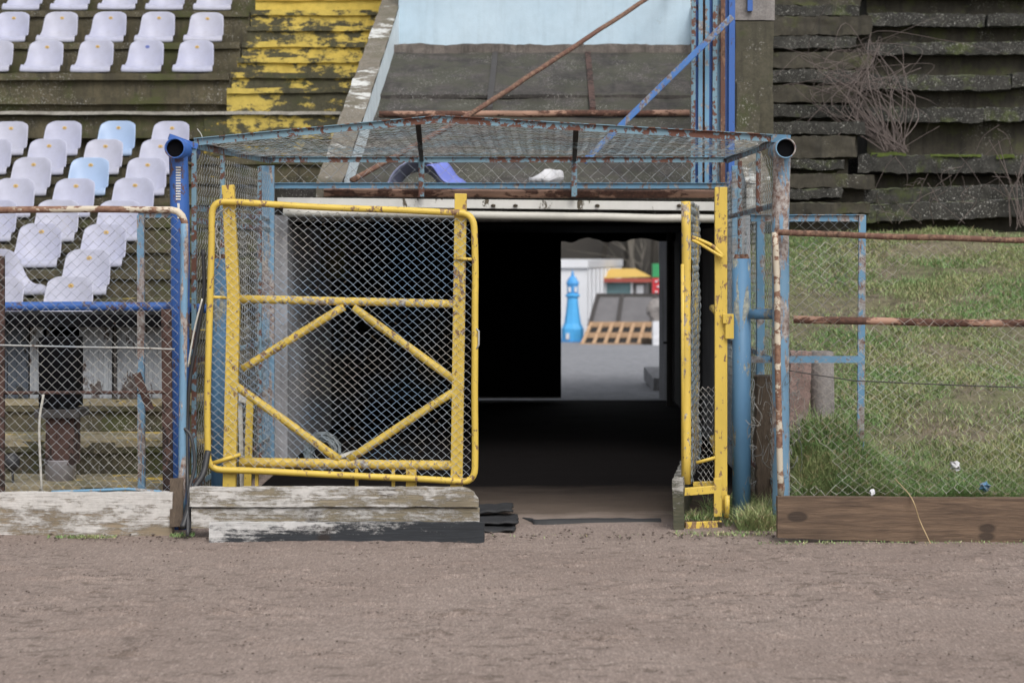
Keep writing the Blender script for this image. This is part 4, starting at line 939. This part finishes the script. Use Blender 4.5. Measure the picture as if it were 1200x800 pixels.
# bank of soil behind everything on the right and left, closing the view under the slabs
br = thing('bramble', P(1050, 178, 19.85), 'tangle of dry purplish bramble canes on the ruined terrace', 'bramble')
b = MB(); rr = random.Random(21)
for k in range(44):
    s = P(1050+rr.uniform(-14, 16), 177+rr.uniform(-3, 4), 19.82+rr.uniform(-.05, .15))
    m1 = P(1020+rr.gauss(0, 30), 125+rr.gauss(0, 20), 19.9+rr.uniform(-.15, .4)); c1 = P(1014+rr.gauss(-8, 38), 82+rr.gauss(0, 20), 20.1+rr.uniform(-.2, .5))
    e1 = P(1000+rr.gauss(0, 52), 98+rr.gauss(0, 34), 19.9+rr.uniform(-.3, .5)); f1 = e1+Vector((rr.gauss(0, .25), rr.gauss(0, .1), rr.gauss(-.15, .15)))
    pts = smoothpts([s, m1, c1, e1, f1], 6); n_ = len(pts); b.tube(pts, [.0060*(1-.82*i/n_) for i in range(n_)], 5, False)
b.build('cane', 'bramble', br)
b = MB()
for k in range(46):
    px = rr.uniform(1020, 1200); py = rr.choice((245, 225, 185, 262)); Y = {245: 17.95, 225: 18.6, 185: 19.9, 262: 17.5}[py]
    s = P(px, py, Y); e = P(px+rr.gauss(0, 24), py-rr.uniform(8, 44), Y-rr.uniform(0, .3)); mid = s.lerp(e, .5)+Vector((rr.gauss(0, .06), 0, rr.uniform(0, .08)))
    b.tube(smoothpts([s, mid, e], 5), .0032, 4, False)
for k in range(9):
    s = P(1195+rr.gauss(0, 8), 265+rr.gauss(0, 3), 17.7); e = P(1190+rr.gauss(0, 18), rr.uniform(140, 235), 17.8); mid = s.lerp(e, .5)+Vector((rr.gauss(0, .1), 0, .05)); b.tube(smoothpts([s, mid, e], 5), .004, 4, False)
b.build('dry_stem', 'bramble', br, kind='stuff')
b = MB(); rr = random.Random(77)
for k in range(70):
    px = rr.choice((rr.uniform(882, 926), rr.uniform(915, 945))); p = P(px, rr.uniform(405, 585), rr.uniform(11.86, 12.0)); pts = [p]
    for j in range(5): pts.append(pts[-1]+Vector((rr.gauss(0, .022), rr.gauss(0, .01), rr.gauss(-.01, .045))))
    b.tube(smoothpts(pts, 4), .0018, 3, False)
b.build('wire_tangle', 'wire_dark', None, kind='stuff', label='tangle of torn rusty netting wire around the foot of the tall right post')
# stump, block and rotten wood beside the right post
b = MB(); b.rough(X(926, 12.75), X(951, 12.75), 12.75, 12.95, .05, Z(412, 12.75), .03, .014, 6, 2); b.v = [(x-.09*max(0, .9-z)*(1 if x > 1.66 else 0), y, z) for x, y, z in b.v]
b.build('brick_stump', 'pink_brick', None, True, label='narrow pinkish broken masonry stump behind the tall right post', cat='stump')
b = MB(); b.lathe((X(965, 12.9), 12.95, .3), [(.072, 0), (.080, .12), (.084, .30), (.078, .34), (.083, .38), (.080, Z(413, 12.9)-.3), (.066, Z(413, 12.9)-.29), (.06, Z(413, 12.9)-.36)], 18); b.v = [tuple(Vector(v)+mn.noise_vector(Vector(v)*9)*.008) for v in b.v]; b.build('stone_drum', 'grey_stone', None, True, label='round grey stone drum right of the pinkish stump', cat='drum')
b = MB(); b.rough(X(886, 12.4), X(908, 12.4), 12.35, 12.5, 0, Z(440, 12.4), .04, .022, 5, 6); b.build('rotten_log', 'bark', None, True, label='upright dark rotten log between the blue post and tall right post', cat='log')
b = MB(); b.tube(smoothpts([P(1048, 560, 11.9), P(1068, 583, 11.34), P(1078, 610, 11.33), P(1092, 640, 11.25)], 6), .0035, 5); b.build('dry_stalk', plain('straw', (.42, .31, .17, 1), .8), None, True,
    label='single dry straw stalk hanging over the brown plank', cat='stalk')
for px, py, Y, s, mt, lab in ((1022, 577, 11.5, .016, 'paper', 'white scrap of litter on top of the brown plank'), (1118, 545, 12.1, .026, 'paper', 'small crumpled white litter in the grass bank'), (1154, 570, 11.95, .028, 'mid_blue', 'small blue scrap of litter in the grass')):
    b = MB(); c_ = P(px, py, Y)
    def lf_(u, v):
        a = 2*math.pi*u; ph = math.pi*v-math.pi/2; q = c_+Vector((math.cos(a)*math.cos(ph)*s*1.1, math.sin(a)*math.cos(ph)*s, math.sin(ph)*s*.9)); return q+mn.noise_vector(q*55)*s*1.2
    b.grid(lf_, 10, 6); b.build('litter', mt, None, label=lab, cat='litter')

# ------------------------------------------------------------------ the yard beyond the tunnel
LZ = lambda Y: float(lotz(np.array(float(Y))))
M['cont'] = plain('white_container', (.62, .63, .66, 1), .5, .1, 1)
M['cyan'] = plain('lighthouse_blue', (.08, .40, .78, 1), .5, .15, 2)
M['cyan_d'] = plain('lighthouse_dark_blue', (.06, .30, .66, 1), .5, .15, 2)
M['roof_y'] = plain('yellow_awning', (.58, .38, .09, 1), .6, .15, 1); M['red'] = plain('red_cloth', (.55, .03, .04, 1), .6, .15, 2)
M['green'] = plain('green_cloth', (.03, .28, .10, 1), .6, .15, 2); M['teal'] = plain('teal_glass', (.16, .26, .28, 1), .2, .2, 2)
M['sheet'] = plain('grey_brown_sheet', (.13, .125, .13, 1), .6, .3, 1.5)
def rotbox(b, c, w, d, z0, z1, a):
    ca, sa = math.cos(a), math.sin(a); vs = [(c[0]+ca*x-sa*y, c[1]+sa*x+ca*y, z) for z in (z0, z1) for x, y in ((-w/2, -d/2), (w/2, -d/2), (w/2, d/2), (-w/2, d/2))]
    return b.add(vs, [(0, 3, 2, 1), (4, 5, 6, 7), (0, 1, 5, 4), (1, 2, 6, 5), (2, 3, 7, 6), (3, 0, 4, 7)])
zc = LZ(62); ct = thing('container', (X(672, 64), 64, zc), 'white storage container behind the blue lighthouse', 'container')
def frust(b, pts, z0, z1): 
    n = len(pts); b.add([(x, y, z0) for x, y in pts]+[(x, y, z1) for x, y in pts], [tuple(range(n-1, -1, -1)), tuple(range(n, 2*n))]+[(i, (i+1) % n, n+(i+1) % n, n+i) for i in range(n)])
fp = [(X(630, 62), 62), (X(688, 62), 62), (X(728, 70), 70), (X(660, 72), 72)]
b = MB(); frust(b, fp, zc-.3, Z(314, 62)); b.build('wall', 'cont', ct)
b = MB(); frust(b, [(X(628, 61.9), 61.9), (X(689, 61.9), 61.9), (X(730, 70.2), 70.2), (X(658, 72.3), 72.3)], Z(313.8, 62), Z(305, 62)); b.build('roof', 'cont', ct)
b = MB(); 
for k in range(9):
    t_ = (k+.5)/9; p0 = Vector((*fp[1], 0)).lerp(Vector((*fp[2], 0)), t_); b.box(p0.x-.03, p0.x+.05, p0.y-.04, p0.y+.02, zc, Z(315, 62))
b.build('corrugation', 'cont', ct)
Y = 60; zl = LZ(Y); s = Y/F
lh = thing('lighthouse_model', (X(671, Y), Y, zl), 'ornamental blue lighthouse model in front of the white container', 'lighthouse')
c_ = (X(671, Y), Y, zl)
b = MB(); b.lathe(c_, [(13*s, 0), (13*s, 16*s), (12*s, 18*s), (10*s, 22*s), (7.5*s, 38*s), (6.3*s, 52*s), (8.5*s, 54*s), (8.5*s, 56*s), (6*s, 57*s)], 8); b.build('tower', 'cyan', lh)
b = MB(); b.lathe((c_[0], c_[1], zl+57*s), [(6.5*s, 0), (6.5*s, 10*s), (7.6*s, 11*s), (7*s, 14*s), (4*s, 19*s), (1.6*s, 21*s), (1.8*s, 23*s), (.3*s, 28*s)], 8); lt = b.build('lantern', 'cyan_d', lh)
b = MB()
for dx in (-3.6, 3.6): b.box(c_[0]+(dx-1.5)*s, c_[0]+(dx+1.5)*s, Y-6.6*s, Y-5.5*s, zl+59*s, zl+65*s)
b.build('window', 'cont', lt)
b = MB(); b.box(c_[0]-8*s, c_[0]-4*s, Y-13.2*s, Y-12*s, zl+4*s, zl+11*s); b.build('plate', 'cont', lh)
b = MB(); b.lathe((c_[0], c_[1], zl+.01), [(14.5*s, 0), (14.5*s, 2*s), (13*s, 2.5*s)], 8); b.build('plinth', 'cyan_d', lh)
Y = 66; kz = LZ(Y); s = Y/F; kk = thing('market_kiosk', (X(735, Y), Y+1, kz), 'kiosk with a yellow and red awning roof behind the grey sheets', 'kiosk')
b = MB(); b.box(X(709, Y), X(739, Y), Y, Y+2, kz, Z(331, Y)); b.build('glass_wall', 'teal', kk)
b = MB(); b.box(X(741, Y), X(760, Y), Y+.1, Y+2, kz, Z(331, Y)); b.build('side_wall', 'sheet', kk)
b = MB(); b.box(X(739, Y), X(741.5, Y), Y-.05, Y+.05, kz, Z(331, Y)); b.box(X(746, Y), X(754, Y), Y+.05, Y+.09, kz+1, Z(334, Y)); b.build('frame', 'cont', kk)
xa, xb, xm = X(705, Y), X(763, Y), X(733, Y)
b = MB(); b.add([(xa, Y-.3, Z(326, Y)), (xb, Y-.3, Z(324, Y)), (xb, Y+2.4, Z(324, Y)), (xa, Y+2.4, Z(326, Y)), (xm-.5, Y+1, Z(315, Y)), (xm+.4, Y+1, Z(315, Y))], [(0, 1, 5, 4), (1, 2, 5), (2, 3, 4, 5), (3, 0, 4), (3, 2, 1, 0)]); rf_ = b.build('roof', 'roof_y', kk)
b = MB(); b.box(xa, xb, Y-.33, Y-.31, Z(330.5, Y), Z(326, Y)); b.build('valance', plain('faded_red_trim', (.33, .07, .05, 1)), rf_)
b = MB(); Y0, Y1 = 58.2, 59.6; b.add([P(692, 380, Y0), P(790, 380, Y0), P(790, 345, Y1), P(701, 345, Y1)]+[P(692, 380, Y0)+Vector((0, .1, -.02)), P(790, 380, Y0)+Vector((0, .1, -.02)), P(790, 345, Y1)+Vector((0, .1, -.02)), P(701, 345, Y1)+Vector((0, .1, -.02))],
    [(0, 1, 2, 3), (7, 6, 5, 4), (0, 4, 5, 1), (1, 5, 6, 2), (2, 6, 7, 3), (3, 7, 4, 0)])
lsh = b.build('leaning_sheets', 'sheet', None, label='large grey brown sheets leaning behind the wooden pallet', cat='sheets')
b = MB(); b.bar(P(724, 380, Y0-.06), P(729, 345, Y1-.06), .12, .06); b.bar(P(764, 380, Y0-.06), P(768, 345, Y1-.06), .12, .06); b.bar(P(700, 346, Y1-.08), P(790, 346, Y1-.08), .08, .12); b.bar(P(691, 381, Y0-.05), P(701, 345, Y1-.05), .12, .08)
b.build('frame', 'dark_steel', lsh)
Y0, Y1 = 56.2, 57.6
plt = thing('wooden_pallet', (X(728, 57), 57, LZ(57)), 'orange brown wooden pallet leaning against the grey sheets', 'pallet')
PP = lambda u, v: P(679+u*97+v*(12-6*u), 406-27*v, Y0+(Y1-Y0)*v)
for v in (.04, .5, .96): b = MB(); b.bar(PP(0, v), PP(1, v), .05, .16); b.build('board', 'pallet', plt)
for k in range(8): b = MB(); u = .02+.96*k/7; b.bar(PP(u, 0)-Vector((0, .04, 0)), PP(u, 1)-Vector((0, .04, 0)), .10, .06); b.build('slat', 'pallet', plt)
b = MB(); b.add([PP(0, 0)+Vector((0, .2, 0)), PP(1, 0)+Vector((0, .2, 0)), PP(1, 1)+Vector((0, .2, 0)), PP(0, 1)+Vector((0, .2, 0))], [(0, 1, 2, 3)]); b.build('rear_board', 'black_rubber', plt)
b = MB(); b.rough(X(752, 55.5), X(774, 55.5), 55.5, 56, LZ(55.5)+.02, LZ(55.5)+.18, .1, .03, 4, 2); b.build('timber_pile', 'bark', None, label='short dark timber pile at the right foot of the pallet', cat='timber')
t = thing('market_tent', (X(775, 62), 62, LZ(62)), 'red and green striped stall banner at the right of the tunnel view', 'stall')
b = MB(); b.box(X(765, 62), X(800, 62), 62, 62.6, Z(347, 62), Z(325, 62)); rp = b.build('red_banner', 'red', t)
b = MB(); b.box(X(765, 62), X(800, 62), 61.97, 62.6, Z(325, 62)+.003, Z(309, 62)); b.build('green_banner', 'green', t)
b = MB()
for px, py in ((769, 330), (773, 328), (771, 336), (775, 337), (769, 342), (774, 343)): b.lathe((X(px, 62), 61.985, Z(py, 62)), [(.03, -.03), (.055, 0), (.03, .035)], 7)
b.build('white_print', 'cont', rp)
b = MB(); b.box(X(766, 62), X(767, 62), 62.1, 62.2, LZ(62), Z(347, 62)); b.box(X(797, 62), X(798, 62), 62.1, 62.2, LZ(62), Z(347, 62)); b.build('leg', 'dark_steel', t)
b = MB()
def sack(u, v):
    a = 2*math.pi*u; ph = math.pi*v-math.pi/2; q = Vector((X(770, 55)+math.cos(a)*math.cos(ph)*.36, 55+math.sin(a)*math.cos(ph)*.3, Z(364, 55)+math.sin(ph)*.32)); return q+mn.noise_vector(q*3)*.12
b.grid(sack, 14, 9); b.build('white_sack', 'grey_stone', None, label='bulging white sack on a pale crate at the right edge of the view', cat='sack')
b = MB(); b.rough(X(765, 54.8), X(790, 54.8), 54.7, 55.3, LZ(55), Z(376, 55), .1, .02, 4, 2); b.build('pale_crate', 'cont', None, label='pale crate under the white sack beyond the tunnel', cat='crate')
b = MB(); b.rough(X(764, 25), 1.9, 24.6, 27, -.1, Z(441, 25), .08, .03, 3, 3); b.build('kerb_stone', 'plaster', None, label='pale kerb stone just outside the far tunnel doorway', cat='kerb')
b = MB()
# hill and woodland
def hillz(x, y): return lotz(y)-.2+np.clip(y-72, 0, 60)*.42+fbm(x*.08, y*.08, 3, 9)*3*np.clip((y-72)/20, 0, 1)
M['hill'] = plain('leaf_litter', (.030, .026, .021, 1), .95, .4, .6)
sheet('hill', np.linspace(-160, 160, 60), np.linspace(71, 180, 40), hillz, 'hill', kind='structure')
b = MB(); rr = random.Random(8)
def twigs(b, p, h, rr, n=9, r0=.05):
    for _ in range(n):
        s = p+Vector((0, 0, h*rr.uniform(.2, .95))); e = s+Vector((rr.gauss(0, .8), rr.gauss(0, .8), rr.uniform(.3, 1.6)))
        b.tube([s, s.lerp(e, .5)+Vector((rr.gauss(0, .15), 0, .1)), e], [r0, r0*.6, r0*.25], 3, False)
for k in range(520):
    y = rr.uniform(73, 120); x = rr.uniform(-26, 30); z = float(hillz(np.array(x), np.array(y))); h = rr.uniform(4, 9); p = Vector((x, y, z-.1))
    b.tube([p, p+Vector((rr.gauss(0, .3), 0, h*.5)), p+Vector((rr.gauss(0, .6), 0, h))], [.13, .09, .03], 4, False); twigs(b, p, h, rr, 10)
M['trunkm'] = plain('bare_branches', (.045, .039, .032, 1), .9, .4, 1); M['trunkp'] = plain('pale_bark', (.15, .135, .115, 1), .9, .3, 1)
b.build('woodland', 'trunkm', None, kind='stuff', label='bare brown winter woodland on the slope beyond the yard')
for px, lean, lab in ((733, .5, 'pale slender bare tree above the yellow kiosk roof'), (752, -.9, 'thinner pale tree leaning left of its taller neighbour beyond the kiosk')):
    p = Vector((X(px, 73), 73, float(hillz(np.array(X(px, 73)), np.array(73.))))); t = thing('bare_tree', p, lab, 'tree', 'pale bare trees beyond the yard')
    b = MB(); b.tube([p, p+Vector((lean*.3, 0, 2)), p+Vector((lean, 0, 6))], [.13, .1, .04], 7, False); b.build('trunk', 'trunkp', t, True)
    b = MB(); twigs(b, p, 6, rr, 22, .018); b.build('crown', 'trunkp', t)

# ------------------------------------------------------------------ camera, light, world
cd = bpy.data.cameras.new('camera'); cam = bpy.data.objects.new('camera', cd); C.objects.link(cam)
cam.location = (0, 0, H); cam.rotation_euler = (math.radians(90), 0, 0); cd.sensor_width = 36; cd.lens = 36*F/1200
cd.shift_x = -(VX-600)/1200; cd.shift_y = -(400-VY)/1200; cd.clip_end = 1500; cd.clip_start = .1
cd.dof.use_dof = True; cd.dof.focus_distance = 12.0; cd.dof.aperture_fstop = 2.8
S.camera = cam
w = bpy.data.worlds.new('World'); S.world = w; w.use_nodes = True; nt = w.node_tree
sky = nt.nodes.new('ShaderNodeTexSky'); sky.sky_type = 'NISHITA'; sky.sun_disc = False
EL, AZ = math.radians(50), math.radians(158)         # the sun is high behind the camera, hidden by cloud
sky.sun_elevation = EL; sky.sun_rotation = AZ; sky.dust_density = 4; sky.air_density = 1.2
hs = nt.nodes.new('ShaderNodeHueSaturation'); hs.inputs['Saturation'].default_value = .22
nt.links.new(sky.outputs[0], hs.inputs['Color']); bg = nt.nodes['Background']; nt.links.new(hs.outputs[0], bg.inputs[0]); bg.inputs[1].default_value = .15
sd = bpy.data.lights.new('sun', 'SUN'); sd.energy = 1.2; sd.angle = math.radians(25); sd.color = (1, .97, .93)
so = bpy.data.objects.new('sun', sd); C.objects.link(so)
dirv = Vector((math.sin(AZ)*math.cos(EL), math.cos(AZ)*math.cos(EL), math.sin(EL)))
so.rotation_euler = dirv.to_track_quat('Z', 'Y').to_euler(); so.location = (0, 0, 30)
S.view_settings.view_transform = 'Standard'; S.view_settings.look = 'None'; S.view_settings.gamma = 1; S.view_settings.exposure = .35
S.render.engine = 'CYCLES'
